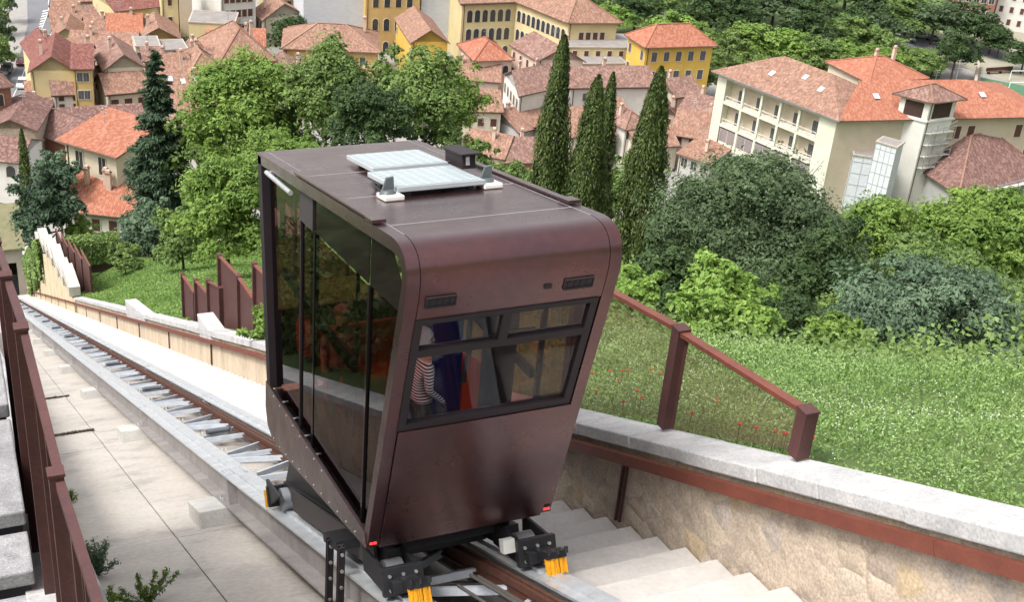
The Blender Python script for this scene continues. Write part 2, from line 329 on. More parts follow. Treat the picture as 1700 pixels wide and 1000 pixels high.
track = empty('railway_track', TP(4.25, 20, -0.75), 'galvanised steel funicular track with two deep girders running downhill', 'railway track')
gs = [A0, 9.7] + [9.7+10.8*i for i in range(1, 16)]; gs = [g for g in gs if g < A1-1] + [A1]
for X, side, fw_ in ((3.52, -1, 0.42), (4.95, 1, 0.32)):
    for k in range(len(gs)-1):
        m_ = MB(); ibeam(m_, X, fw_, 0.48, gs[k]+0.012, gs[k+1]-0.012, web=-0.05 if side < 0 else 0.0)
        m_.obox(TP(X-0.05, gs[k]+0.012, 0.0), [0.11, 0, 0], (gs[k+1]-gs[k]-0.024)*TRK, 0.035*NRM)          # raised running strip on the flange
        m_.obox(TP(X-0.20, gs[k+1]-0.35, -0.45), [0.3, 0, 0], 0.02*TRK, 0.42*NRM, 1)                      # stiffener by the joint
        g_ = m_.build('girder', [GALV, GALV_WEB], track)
        if k < len(gs)-2:
            jp = MB(); jp.obox(TP(X-0.17, gs[k+1]-0.28, 0.002), [0.11, 0, 0], 0.56*TRK, 0.014*NRM); jp.obox(TP(X+0.065, gs[k+1]-0.28, 0.002), [0.09, 0, 0], 0.56*TRK, 0.014*NRM)
            for q in range(6):
                for xx in (-0.13, 0.09): jp.obox(TP(X+xx, gs[k+1]-0.25+q*0.09, 0.016), [0.03, 0, 0], 0.03*TRK, 0.016*NRM)
            jp.build('joint_plate', GALV, g_)
rr = [A0] + [A0+12*i for i in range(1, 15)] + [A1]
for k in range(len(rr)-1):
    m_ = MB(); a0, a1 = rr[k], rr[k+1]-0.01
    for (x0, x1, h0, h1) in ((4.575, 4.615, -0.07, 0.0), (4.645, 4.685, -0.07, 0.0), (4.60, 4.66, -0.15, -0.03), (4.56, 4.70, -0.17, -0.15)):
        m_.obox(TP(x0, a0, h0), [x1-x0, 0, 0], (a1-a0)*TRK, (h1-h0)*NRM)
    m_.build('guide_rail', RUST, track)
a = 2.85; k = 0
while a < A1-2.6:                                       # lattice: a tie per bay, diagonals fanning out from its node
    def bar(nm, l_, r_, w=0.075):
        m_ = MB(); m_.beam(TP(3.72, l_, -0.16), TP(4.80, r_, -0.16), w, 0.085, up=NRM); m_.build(nm, GALV_TIE, track)
    bar('cross_tie', a, a-0.05); bar('diagonal_brace', a+0.20, a+1.18, 0.065)
    if k % 2 == 0: bar('diagonal_brace', a-0.22, a-1.05, 0.065)
    m_ = MB(); m_.beam(TP(3.74, a+1.25, -0.40), TP(4.78, a+0.2, -0.40), 0.06, 0.06, up=NRM); m_.build('lower_brace', GALV_WEB, track)
    m_ = MB()
    for q in (0, 0.07): m_.obox(TP(3.76+q, a+0.10, -0.16), [0.02, 0, 0], 0.05*TRK, 0.16*NRM)
    m_.build('cable_clip', mat('pale_clip', (0.62, 0.60, 0.55)), track)
    if k % 4 == 1:
        m_ = MB(); m_.tube([TP(4.0, a+0.45, -0.06), TP(4.4, a+0.40, -0.06)], 0.055, n=12); m_.obox(TP(3.96, a+0.40, -0.16), [0.03, 0, 0], 0.10*TRK, 0.14*NRM); m_.obox(TP(4.41, a+0.35, -0.16), [0.03, 0, 0], 0.10*TRK, 0.14*NRM)
        m_.build('cable_roller', mat('roller_rubber', (0.10, 0.11, 0.125), rough=0.5), track)
    a += 2.50; k += 1
fa = 9.7+0.0; k = 0
for i in range(16):
    fa = 9.9+10.8*i
    if fa > A1-2: break
    m_ = MB(); m_.obox(TP(2.84, fa-0.55, -0.78), [1.12, 0, 0], 1.1*TRK, 0.30*NRM)
    o = m_.build('footing_block', CONC_BLOCK, track, bevel=0.012)
    m_ = MB(); m_.obox(TP(3.27, fa-0.17, -0.48), [0.42, 0, 0], 0.34*TRK, 0.02*NRM)
    for xx in (3.30, 3.64):
        for aa in (-.12, .09): m_.tube([TP(xx, fa+aa, -0.5), TP(xx, fa+aa, -0.40)], 0.018, n=6)
    m_.build('anchor_plate', GALV, o)
    m_ = MB(); m_.obox(TP(4.62, fa-0.45, -0.78), [0.6, 0, 0], 0.9*TRK, 0.26*NRM); m_.build('footing_block', CONC_BLOCK, track, bevel=0.012)

# ------------------------------------------------------------------ stair beside the track
stair = MB(); stair.obox(TP(5.28, A0, -1.2), [1.56, 0, 0], (A1-A0)*TRK, 0.55*NRM)
stairo = tag(stair.build('track_side_stair', STEPM), kind='structure')
PITCHS = 0.632; gy, rz_ = PITCHS*cos(SLOPE), PITCHS*sin(SLOPE)
st = MB(); tilt = 0.055
st.prism([(0, 0, -0.42), (0, 0, 0), (0, -gy-0.06, tilt+0.006), (0, -gy-0.06, -0.30)], (1.56, 0, 0))
stm = st.mesh('step', STEPM)
a = A0+0.7; L0 = wloc(stairo); i = 0
while a < A1-1 and i < 278:
    p_ = TP(5.28, a, -0.20); o = link_mesh('step', stm, stairo, (p_[0], p_[1], p_[2]-L0[2])); a += PITCHS; i += 1
    if i <= 24:
        md = o.modifiers.new('bevel', 'BEVEL'); md.width = 0.018; md.segments = 3

# ------------------------------------------------------------------ right-hand stone wall with cap, stones, handrail
wall = empty('stone_wall', TP(7.0, 10, -0.6), 'low rubble stone wall with pale cap stones beside the stair', 'wall')
m_ = MB(); m_.obox(TP(6.86, A0, -0.9), [0.38, 0, 0], (26-A0)*TRK, 1.66*NRM); m_.build('masonry', MORTAR, wall)
a = 26.0; k = 0
while a < 96:                                                   # rendered panels lower down, with joints between
    ln = min([3.1, 4.4, 2.6, 3.6][k % 4], 96-a)
    m_ = MB(); m_.obox(TP(6.855+0.006*(k % 2), a+0.015, -0.9), [0.38, 0, 0], (ln-0.03)*TRK, 1.66*NRM); m_.build('masonry_panel', WALLFAR, wall); a += ln; k += 1
rng = random.Random(11); npr = np.random.default_rng(5)
def stone_on(Xf, a, h, w, hh, seed, depth):
    """irregular flat stone on a wall face that looks towards -X"""
    r = random.Random(seed); n = r.randint(7, 9); out = []; inn = []
    for q in range(n):
        t = 2*pi*q/n + r.uniform(-.35, .35); e = 1/(abs(cos(t))**3.6+abs(sin(t))**3.6)**(1/3.6)
        ca, ch = cos(t)*e*w/2*r.uniform(.74, 1.06), sin(t)*e*hh/2*r.uniform(.74, 1.06)
        out.append((ca, ch)); inn.append((ca*0.86, ch*0.84))
    vs = [TP(Xf+0.02, a+c, h+d) for c, d in out] + [TP(Xf-depth*0.55, a+c*0.97, h+d*0.97) for c, d in out] + [TP(Xf-depth, a+c, h+d) for c, d in inn] + [TP(Xf-depth*1.15, a, h)]
    fs = []
    for q in range(n):
        w_ = (q+1) % n
        fs += [(q, w_, n+w_, n+q), (n+q, n+w_, 2*n+w_, 2*n+q), (2*n+q, 2*n+w_, 3*n)]
    return vs, fs
pts = []
for ri, hrow in enumerate((-0.40, -0.17, 0.05, 0.27, 0.49, 0.69)):             # rubble: cells of a jittered grid, clipped against their neighbours
    a = 4.9 + (ri % 2)*0.2
    while a < 21.5:
        w = rng.uniform(0.26, 0.55); pts.append((a+w/2+rng.uniform(-.05, .05), hrow+rng.uniform(-.07, .07))); a += w
def cell(i):
    px_, py_ = pts[i]; poly = [(px_-.5, py_-.3), (px_+.5, py_-.3), (px_+.5, py_+.3), (px_-.5, py_+.3)]
    for j, (qx, qy) in enumerate(pts):
        if j == i or abs(qx-px_) > 1.0: continue
        nx, ny = qx-px_, (qy-py_)*1.0; L_ = math.hypot(nx, ny); nx, ny = nx/L_, ny/L_; c_ = (px_+qx)/2*nx+(py_+qy)/2*ny - 0.004; out = []
        for k_ in range(len(poly)):
            (x1_, y1_), (x2_, y2_) = poly[k_], poly[(k_+1) % len(poly)]; d1_, d2_ = x1_*nx+y1_*ny-c_, x2_*nx+y2_*ny-c_
            if d1_ <= 0: out.append((x1_, y1_))
            if d1_*d2_ < 0: t_ = d1_/(d1_-d2_); out.append((x1_+(x2_-x1_)*t_, y1_+(y2_-y1_)*t_))
        poly = out
        if len(poly) < 3: return None
    return [(x_, max(-0.62, min(0.755, y_))) for x_, y_ in poly]
cnt = 0
for i in range(len(pts)):
    pl = cell(i)
    if pl is None or cnt >= 290 or rng.random() < 0.30: continue
    cx_, cy_ = sum(q[0] for q in pl)/len(pl), sum(q[1] for q in pl)/len(pl); dpt = rng.uniform(-0.0012, 0.0016); sm_ = []
    for k_ in range(len(pl)):                                                     # knock the corners off
        (x1_, y1_), (x2_, y2_) = pl[k_], pl[(k_+1) % len(pl)]; sm_ += [(x1_*.8+x2_*.2, y1_*.8+y2_*.2), (x1_*.2+x2_*.8, y1_*.2+y2_*.8)]
    dpt = rng.uniform(0.002, 0.008); n = len(sm_); ring2 = [(cx_+(x_-cx_)*.88, cy_+(y_-cy_)*.86) for x_, y_ in sm_]
    vs = [TP(6.8597, x_, y_) for x_, y_ in sm_] + [TP(6.8594-dpt*rng.uniform(.7, 1.3), x_, y_) for x_, y_ in ring2] + [TP(6.859-dpt*1.3, cx_, cy_)]
    fs = []
    for q in range(n):
        w_ = (q+1) % n; fs += [(q, w_, n+w_, n+q), (n+q, n+w_, 2*n)]
    s_ = MB(); s_.add(vs, fs, 0, smooth=True); s_.build('stone', MORTAR if rng.random() < 0.5 else STONEM[rng.randrange(5)], wall); cnt += 1
a = A0; k = 0
while a < 96:
    ln = rng.uniform(0.95, 1.5); dz = rng.uniform(-.006, .010); dx = rng.uniform(-.015, .015)
    m_ = MB(); m_.obox(TP(6.75+dx, a+0.004, 0.77), [0.56, 0, 0], (min(ln, 96-a)-0.008)*TRK, (0.16+dz)*NRM)
    m_.build('cap_stone', CAPM, wall, bevel=0.018 if a < 22 else 0.0); a += ln
for (p1, p2, p3, p4) in (((208, 498), (228, 498), (240, 524), (240, 531)), ((328, 521), (354, 518), (377, 553), (350, 562))):
    # raised, sloping cap pieces where the parapet steps
    c0 = onX(*p1, 6.78); c3 = onX(*p4, 6.78); a0 = float(np.dot(c0, TRK)); a1 = float(np.dot(c3, TRK)); h0 = float(np.dot(c0, NRM))+H; h1 = 0.90
    m_ = MB(); m_.prism([TP(6.76, a0, 0.6), TP(6.76, a0, h0), TP(6.76, a1, h1), TP(6.76, a1, 0.6)], (0.53, 0, 0)); m_.build('raised_cap_block', CAPM, wall, bevel=0.02)
hr = empty('handrail', TP(6.73, 10, 0.6), 'rust red steel handrail fixed along the stone wall', 'handrail')
a = A0
while a < A1-1:
    ln = min(6.0, A1-a); hh = lambda q: 0.665 - 0.0016*q
    m_ = MB(); m_.obox(TP(6.70, a+0.003, hh(a)-0.065), [0.07, 0, 0], TP(0, a+ln-0.006, hh(a+ln)) - TP(0, a, hh(a)), 0.13*NRM); m_.build('rail_bar', CORTEN_RED, hr)
    a += ln
for aa in np.arange(13.7, 170, 9.3):
    m_ = MB()
    for q in (0, 0.09): m_.obox(TP(6.80, aa+q, -0.2) , [0.035, 0, 0], 0.03*TRK, (0, 0, 0.85))
    m_.build('rail_support', CORTEN, hr)

# tall lower wall, stepped cap wall, bottom station
low = empty('lower_retaining_wall', TP(7.0, 120, 0), 'tall yellowish retaining wall with stepped white cap blocks near the bottom station', 'wall')
m_ = MB()
zt = [(88, -46.2), (97, -49.2), (112, -54.2), (125, -60.5), (140, -69.0), (158, -79.0)]
poly = [(6.9, Y, plane_z(Y)-1.5) for Y in (158, 86)] + [(6.9, 86, plane_z(86)+0.8)] + [(6.9, Y, z-0.9) for Y, z in zt]
m_.prism(poly, (0.5, 0, 0)); m_.build('masonry', mat('yellow_masonry', (0.62, 0.50, 0.32), (0.46, 0.38, 0.27), scale=0.8, fine=0.2, rough=0.95, stain=(0.5, 0.5, 0.75, (0.3, 0.27, 0.22))), low)
Y = 88.0; k = 0
wz_ = lambda q: float(np.interp(q, [v[0] for v in zt], [v[1] for v in zt]))
while Y < 156:
    ln = [5.2, 4.4, 6.0][k % 3]; z0 = wz_(Y); z1 = wz_(Y+ln)*.35+z0*.65
    m_ = MB(); m_.obox((6.70, Y, z0-0.75), (0.80, 0, 0), (0, ln-0.03, z1-z0), (0, 0, 0.75)); m_.build('cap_block', mat('white_cap_block', (0.48, 0.455, 0.41), (0.37, 0.35, 0.32), scale=1.5, fine=0.08), low); Y += ln; k += 1
sta = empty('bottom_station', (3.6, 158, plane_z(158)-0.8), 'grey concrete station portal with dark grille at the foot of the track', 'station')
zb = plane_z(158)-0.8
m_ = MB(); m_.box((-3, 158, zb), (1.9, 159.2, zb+7.0)); m_.box((6.0, 158, zb), (8.6, 159.2, zb+7.0)); m_.box((1.9, 158, zb+5.2), (6.0, 159.2, zb+7.0)); m_.build('portal_wall', mat('station_concrete', (0.46, 0.42, 0.38), (0.40, 0.37, 0.33), scale=0.6, fine=0.05), sta)
m_ = MB(); m_.box((-3.3, 157.6, zb+7.0), (9, 172, zb+7.35)); m_.build('roof_slab', mat('earth_roof', (0.20, 0.17, 0.11), (0.13, 0.14, 0.06), scale=.8, fine=.2), sta)
m_ = MB(); m_.box((1.9, 170, zb-6), (6.0, 170.3, zb+5.2)); m_.box((-3, 159.2, zb-6), (-2.7, 172, zb+7)); m_.box((8.3, 159.2, zb-6), (8.6, 172, zb+7)); m_.build('back_wall', mat('station_inside', (0.30, 0.28, 0.27), rough=0.9), sta)
for q in range(7):
    m_ = MB(); m_.box((2.0, 158.9, zb+0.2+q*0.42), (5.9, 159.0, zb+0.5+q*0.42)); m_.build('grille_slat', mat('grille_dark', (0.06, 0.06, 0.07), rough=0.6), sta)

# ------------------------------------------------------------------ corten fences with mesh infill
def mesh_material():
    m = bpy.data.materials.new('expanded_metal_mesh'); m.use_nodes = True; N = m.node_tree.nodes; L = m.node_tree.links
    b = N['Principled BSDF']; b.inputs['Base Color'].default_value = (0.13, 0.055, 0.045, 1); b.inputs['Roughness'].default_value = 0.7
    g = N.new('ShaderNodeNewGeometry'); s = N.new('ShaderNodeSeparateXYZ'); L.new(g.outputs['Position'], s.inputs[0])
    def mth(op, a_, b_=None):
        n = N.new('ShaderNodeMath'); n.operation = op
        for i_, q in enumerate((a_, b_)):
            if q is None: continue
            if isinstance(q, (int, float)): n.inputs[i_].default_value = q
            else: L.new(q, n.inputs[i_])
        return n.outputs[0]
    def strand(sgn):
        v = mth('ADD', mth('MULTIPLY', s.outputs[1], 55.0*sgn), mth('MULTIPLY', s.outputs[2], 90.0)); return mth('LESS_THAN', mth('FRACT', v), 0.21)
    mask = mth('MAXIMUM', strand(1), strand(-1))
    t = N.new('ShaderNodeBsdfTransparent'); ms = N.new('ShaderNodeMixShader'); L.new(mask, ms.inputs[0]); L.new(t.outputs[0], ms.inputs[1]); L.new(b.outputs[0], ms.inputs[2]); L.new(ms.outputs[0], N['Material Output'].inputs[0])
    return m
MESHM = mesh_material()
def post(m_, X, Y, zb, zt, w=0.15):
    """H-section post with a small top plate"""
    for (x0, x1, y0, y1) in ((X-w/2, X+w/2, Y-w/2, Y-w/2+0.02), (X-w/2, X+w/2, Y+w/2-0.02, Y+w/2), (X-0.012, X+0.012, Y-w/2+0.02, Y+w/2-0.02), (X-w/2, X-w/2+0.018, Y-w/2+0.02, Y+w/2-0.02)):
        m_.box((x0, y0, zb), (x1, y1, zt))
    m_.box((X-w/2-0.008, Y-w/2-0.008, zt), (X+w/2+0.008, Y+w/2+0.008, zt+0.025))
def fence(name, label, segs, group='rust coloured mesh fences', solid=False):
    """segs: list of (X, Ya, za_top, Yb, zb_top, base offset above plane) sloping-top panels"""
    x0 = segs[0][0]; root = empty(name, (x0, segs[0][1], plane_z(segs[0][1])+0.5), label, 'fence', group)
    for si, (X, Ya, za, Yb, zb_, off) in enumerate(segs):
        ba, bb = plane_z(Ya)+off, plane_z(Yb)+off
        m_ = MB(); post(m_, X, Ya, ba, za); m_.build('post', CORTEN, root)
        if si == len(segs)-1 or abs(segs[si+1][1]-Yb) > 0.3:
            m_ = MB(); post(m_, X, Yb, bb, zb_); m_.build('post', CORTEN, root)
        d = -1 if Yb < Ya else 1
        m_ = MB(); m_.beam((X, Ya+0.078*d, za-0.03), (X, Yb-0.078*d, zb_-0.03), 0.11, 0.05); m_.build('top_rail', CORTEN_RED, root)
        m_ = MB(); m_.add([(X+0.02, Ya+0.08*d, ba), (X+0.02, Yb-0.08*d, bb), (X+0.02, Yb-0.08*d, zb_-0.05), (X+0.02, Ya+0.08*d, za-0.05)], [(0, 1, 2, 3)])
        if solid: m_ = MB(); m_.prism([(X+0.02, Ya+0.08*d, ba), (X+0.02, Yb-0.08*d, bb), (X+0.02, Yb-0.08*d, zb_-0.05), (X+0.02, Ya+0.08*d, za-0.05)], (0.012, 0, 0)); m_.build('sheet_panel', CORTEN, root)
        else: m_.build('mesh_panel', MESHM, root)
    return root
fence('meadow_fence', 'rust red mesh fence on the wall between the cabin and the meadow', [(7.2, 8.18, -6.49, 10.5, -6.87, 1.1), (7.2, 10.5, -6.87, 12.9, -7.36, 1.1)])
def seg_px(p1, p2, X, off=0.9):
    a_, b_ = onX(*p1, X), onX(*p2, X); return (X, a_[1], a_[2], b_[1], b_[2], off)
fence('sawtooth_fence', 'tall rust brown sawtooth fence panels behind the wall left of the cabin',
      [seg_px((303, 455), (323, 486), 7.7), seg_px((325, 464), (345, 488), 7.7), seg_px((345.5, 465), (366, 478), 7.7), seg_px((364, 423), (396, 458), 7.75), seg_px((396, 458), (422, 497), 7.75), seg_px((422.5, 437), (445, 462), 7.8)], solid=True)
fence('lower_fence', 'brown fence panels stepping down beside the lower lawn', [(8.3, 88 + 6*i, -44.6-2.35*i, 94 + 6*i, -44.9-2.35*i-1.2, 0.85) for i in range(5)], solid=True)

# left-hand wall, stone slabs and fence next to the photographer
lw = empty('left_wall', TP(0.5, 12, -0.7), 'pale stone retaining wall under the brown fence at the left edge', 'wall')
m_ = MB(); m_.obox(TP(0.18, A0, -1.1), [0.54, 0, 0], 90*TRK, 1.6*NRM); m_.build('masonry', MORTAR, lw)
a = A0; rng = random.Random(3)
while a < 90:
    ln = rng.uniform(1.0, 1.7); m_ = MB(); m_.obox(TP(0.14, a+.005, 0.505), [0.64, 0, 0], (ln-.01)*TRK, 0.13*NRM); m_.build('cap_stone', CAPM, lw, bevel=0.015 if a < 20 else 0); a += ln
slabs = [(9.0, 9.78, -8.2), (9.82, 10.42, -7.98), (10.43, 12.05, -7.76), (12.1, 13.9, -7.62), (13.95, 16, -7.5)]
ss = empty('stone_slab_steps', (-0.4, 10, -8.4), 'rough grey stone slab steps left of the brown fence', 'steps')
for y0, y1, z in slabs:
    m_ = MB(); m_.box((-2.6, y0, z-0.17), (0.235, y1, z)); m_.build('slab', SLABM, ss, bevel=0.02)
    m_ = MB(); m_.box((-2.6, y0+0.06, z-0.9), (0.20, y1+0.1, z-0.18)); m_.build('riser_stone', mat('shaded_riser', (0.06, 0.06, 0.07), rough=0.95), ss)  # shade on the faces under the slabs put into the dark colour
lf = empty('stair_fence', (0.3, 9, plane_z(9)+0.7), 'reddish brown steel fence at the left edge of the track', 'fence', 'rust coloured mesh fences')
LP = [(5.9, None), (7.75, (92.5, 787)), (9.66, (35, 545)), (11.35, (9, 458)), (13.4, None)]
tops = []
for Y, q in LP:
    if q is None: tops.append(None)
    else: tops.append(onY(*q, Y))
tops[0] = onY(165, 1035, 5.9); tops[4] = onY(-7, 402, 13.4)
for i, (Y, q) in enumerate(LP):
    T_ = tops[i]; m_ = MB(); zbm = plane_z(Y)+0.72
    post(m_, T_[0], Y, zbm, T_[2], 0.10); m_.build('post', CORTEN, lf)
    if i < len(LP)-1:
        T2 = tops[i+1]; m_ = MB(); p1 = np.array(T_)+(0.02, 0.08, -0.02); p2 = np.array(T2)+(0.02, -0.08, -0.05)
        m_.beam(p1, p2, 0.062, 0.06); m_.build('top_rail', CORTEN, lf)
        n_ = 3
        for j in range(1, n_):                                # slim uprights inside the bay
            t = j/n_; P = p1*(1-t)+p2*t; m_ = MB(); m_.box((P[0]-0.02, P[1]-0.035, plane_z(P[1])+0.72), (P[0]+0.02, P[1]+0.035, P[2]-0.03)); m_.build('upright', CORTEN, lf)
        m_ = MB(); m_.add([(p1[0]+.03, p1[1], plane_z(p1[1])+0.75), (p2[0]+.03, p2[1], plane_z(p2[1])+0.75), (p2[0]+.03, p2[1], p2[2]-.03), (p1[0]+.03, p1[1], p1[2]-.03)], [(0, 1, 2, 3)]); m_.build('sheet_panel', CORTEN, lf)
# ------------------------------------------------------------------ the funicular cabin
XL, XR = 3.26, 5.24
CABM = mat('bronze_brown_paint', (0.118, 0.033, 0.030), (0.068, 0.027, 0.036), rough=0.32, rvar=0.10, spec=0.5, metal=0.85, scale=0.9, fine=0.10, detail=8, coat=0.8, stain=(1.2, 0.5, 0.9, (0.115, 0.040, 0.038)))
CABDK = mat('dark_cabin_trim', (0.03, 0.022, 0.026), (0.024, 0.02, 0.022), rough=0.5, spec=0.2, scale=3)
SEAM = mat('grey_seam', (0.27, 0.26, 0.28), rough=0.7)
def glossy_black(name, c, r): return mat(name, c, c, rough=r, spec=0.22)
BLKGLASS = glossy_black('black_glass', (0.012, 0.008, 0.008), 0.06)
def roofz(Y): return -4.70 - 0.24*(Y-9.35)
dd = np.array([0.2259, -0.9741]); on_ = np.array([-0.9741, -0.2259]); fa_ = np.array([8.68, -4.85])
def F(x, s, out=0.0): q = fa_ + dd*s + on_*out; return np.array([x, q[0], q[1]])
cor = fa_ + dd*(-0.338)
def bend(n=12, t0=9.13, s1=0.21):
    p0 = np.array([t0, roofz(t0)]); p2 = fa_+dd*s1
    return [tuple((1-t)**2*p0 + 2*t*(1-t)*(cor*0.9+(p0+p2)*0.05) + t*t*p2) for t in np.linspace(0, 1, n+1)]
def normals(pl):
    out = []
    for i in range(len(pl)):
        d = np.array(pl[min(i+1, len(pl)-1)]) - np.array(pl[max(i-1, 0)]); d = d/np.linalg.norm(d); out.append(np.array([d[1], -d[0]]))
    return out
def strip(m_, pl, x0, x1, th, m=0, off=0.0):
    """sheet following the polyline pl in (Y,Z) from x0 to x1, th thick towards the inside (right of travel far->near is inside)"""
    ns = normals(pl); n = len(pl)
    outp = [np.array(p)-k*off*0 - k*off for p, k in zip(pl, ns)]; inp = [np.array(p)-k*off + k*th for p, k in zip(pl, ns)]
    # inside must be lower/behind: choose sign so that inner lies below the roof
    if inp[0][1] > outp[0][1]: inp = [np.array(p)-k*off - k*th for p, k in zip(pl, ns)]
    vs = []
    for x in (x0, x1):
        vs += [(x, p[0], p[1]) for p in outp] + [(x, p[0], p[1]) for p in inp]
    b = 2*n; fs_s = []; fs = []
    for i in range(n-1):
        fs_s.append((i, i+1, b+i+1, b+i)); fs_s.append((n+i+1, n+i, b+n+i, b+n+i+1))
        fs.append((i+1, i, n+i, n+i+1)); fs.append((b+i, b+i+1, b+n+i+1, b+n+i))
    fs.append((0, b, b+n, n)); fs.append((n-1, 2*n-1, b+2*n-1, b+n-1))
    m_.add(vs, fs_s, m, smooth=True); m_.add(vs, fs, m); return m_
car = empty('funicular_car', (4.25, 11.5, plane_z(11.5)), 'dark bronze funicular cabin with tinted windows standing on the track', 'funicular')
BEND = bend(); ROOF_FAR = 13.88; S_BOT = 3.42
facebot = tuple(fa_+dd*S_BOT)
full = [(ROOF_FAR, roofz(ROOF_FAR)), (12.0, roofz(12.0)), (10.5, roofz(10.5))] + BEND + [tuple(fa_+dd*s) for s in (0.5, 1.2, 2.0, 2.8, S_BOT)]
def sub(pl, x0, x1, name, off=0.0, th=0.03, mt=None, bevel=0.0):
    m_ = MB(); strip(m_, pl, x0, x1, th); return m_.build(name, mt or CABM, car, bevel)
sub(full, XL, XL+0.115, 'edge_band', mt=CABM); sub(full, XR-0.115, XR, 'edge_band', mt=CABM)
def lin(y0, y1): return [(y0, roofz(y0)), ((y0+y1)/2, roofz((y0+y1)/2)), (y1, roofz(y1))]
x0, x1 = XL+0.122, XR-0.122
for ya, yb in ((13.88, 12.11), (12.100, 10.80), (10.790, 9.524)): sub(lin(ya, yb), x0, x1, 'roof_panel', th=0.025)
sub([(9.514, roofz(9.514))] + BEND + [tuple(fa_+dd*s) for s in (0.3, 0.437)], x0, x1, 'upper_front_panel', th=0.025)
low_pl = [tuple(fa_+dd*s) for s in (1.785, 2.4, 3.0, S_BOT)]
sub(low_pl, x0, x1, 'lower_front_panel', th=0.025)
# inner lining seen as pale seams
lp = [(p[0]+0.0, p[1]-0.008) for p in full[:3]]; m_ = MB(); m_.add([(XL+.02, lp[0][0], lp[0][1]), (XR-.02, lp[0][0], lp[0][1]), (XR-.02, 9.3, roofz(9.3)-.008), (XL+.02, 9.3, roofz(9.3)-.008)], [(0, 1, 2, 3)]); m_.build('roof_lining', SEAM, car)
m_ = MB(); m_.add([(XL+.1, 13.8, roofz(13.8)-0.06), (XR-.1, 13.8, roofz(13.8)-0.06), (XR-.1, 9.15, roofz(9.15)-.10), (XL+.1, 9.15, roofz(9.15)-.10)], [(0, 3, 2, 1)]); m_.build('ceiling', DARKGREY, car)
for Ys in (12.105, 10.795, 9.519):
    m_ = MB(); m_.beam((x0, Ys, roofz(Ys)-.0005), (x1, Ys, roofz(Ys)-.0005), 0.009, 0.004); m_.build('roof_seam', SEAM, car)
for xs_ in (XL+0.1185, XR-0.1185):
    m_ = MB(); m_.beam((xs_, 13.87, roofz(13.87)-.0005), (xs_, 9.15, roofz(9.15)-.0005), 0.007, 0.004); m_.build('roof_seam', SEAM, car)
# vents and camera eye in the front
for (va, vb, s0, s1) in ((3.45, 3.70, 0.205, 0.285), (4.72, 4.98, 0.195, 0.275)):
    m_ = MB()
    def fb(xa, xb, sa, sb, o0, o1, m=0): m_.obox(F(xa, sa, o0), [xb-xa, 0, 0], F(0, sb, 0)-F(0, sa, 0), F(0, 0, o1)-F(0, 0, o0), m)
    fb(va, vb, s0, s1, -0.03, 0.012, 0)
    fb(va-.012, vb+.012, s1, s1+0.018, -0.01, 0.022, 1); fb(va-.012, va, s0, s1, -0.01, 0.018, 1); fb(vb, vb+.012, s0, s1, -0.01, 0.018, 1); fb(va-.012, vb+.012, s0-.012, s0, -0.01, 0.018, 1)
    for q in range(4): fb(va+0.02+q*0.06, va+0.045+q*0.06, s0+0.01, s1-0.01, 0.012, 0.018, 1)
    m_.build('vent', [BLACK, CABDK], car)
m_ = MB(); m_.obox(F(4.52, 0.215, 0), [0.07, 0, 0], F(0, 0.255, 0)-F(0, 0.215, 0), F(0, 0, 0.014)-F(0, 0, 0)); m_.build('camera_eye', BLACK, car)
# front window: frame, bars, panes
wx0, wx1, ws0, ws1 = 3.345, 5.125, 0.44, 1.78
wf = MB()
def fbar(m_, xa, xb, sa, sb, o0=-0.06, o1=0.012, m=0): m_.obox(F(xa, sa, o0), [xb-xa, 0, 0], F(0, sb, 0)-F(0, sa, 0), F(0, 0, o1)-F(0, 0, o0), m)
fbar(wf, wx0+.03, wx1-.03, ws0, ws0+0.05); fbar(wf, wx0+.03, wx1-.03, ws1-0.075, ws1); fbar(wf, wx0+.03, wx0+0.10, ws0+.05, ws1-.075); fbar(wf, wx1-0.10, wx1-.03, ws0+.05, ws1-.075)
fbar(wf, wx0+.10, wx1-.10, 0.795, 0.875); fbar(wf, 4.185, 4.27, ws0+.05, 0.795)
fw_o = wf.build('front_window', CABDK, car)
for (xa, xb, sa, sb) in ((wx0+.10, 4.185, ws0+.05, 0.795), (4.27, wx1-.10, ws0+.05, 0.795), (wx0+.10, wx1-.10, 0.875, ws1-.075)):
    m_ = MB(); m_.obox(F(xa, sa, -0.025), [xb-xa, 0, 0], F(0, sb, 0)-F(0, sa, 0), F(0, 0, 0.008)-F(0, 0, 0)); m_.build('pane', GLASS_FRONT, fw_o)
RED = bpy.data.materials.new('red_lamp'); RED.use_nodes = True; RED.node_tree.nodes['Principled BSDF'].inputs['Base Color'].default_value = (0.5, 0.01, 0.01, 1)
RED.node_tree.nodes['Principled BSDF'].inputs['Emission Color'].default_value = (1, 0.03, 0.03, 1); RED.node_tree.nodes['Principled BSDF'].inputs['Emission Strength'].default_value = 1.6
for xa in (3.285, 5.155):
    m_ = MB(); fbar(m_, xa, xa+0.065, 3.30, 3.34, -0.005, 0.006, 1); fbar(m_, xa, xa+0.027, 3.335+.01, 3.365+.01, -0.005, 0.008, 0); fbar(m_, xa+0.036, xa+0.064, 3.345, 3.375, -0.005, 0.008, 0)
    m_.build('tail_lamp', [RED, BLACK], car)
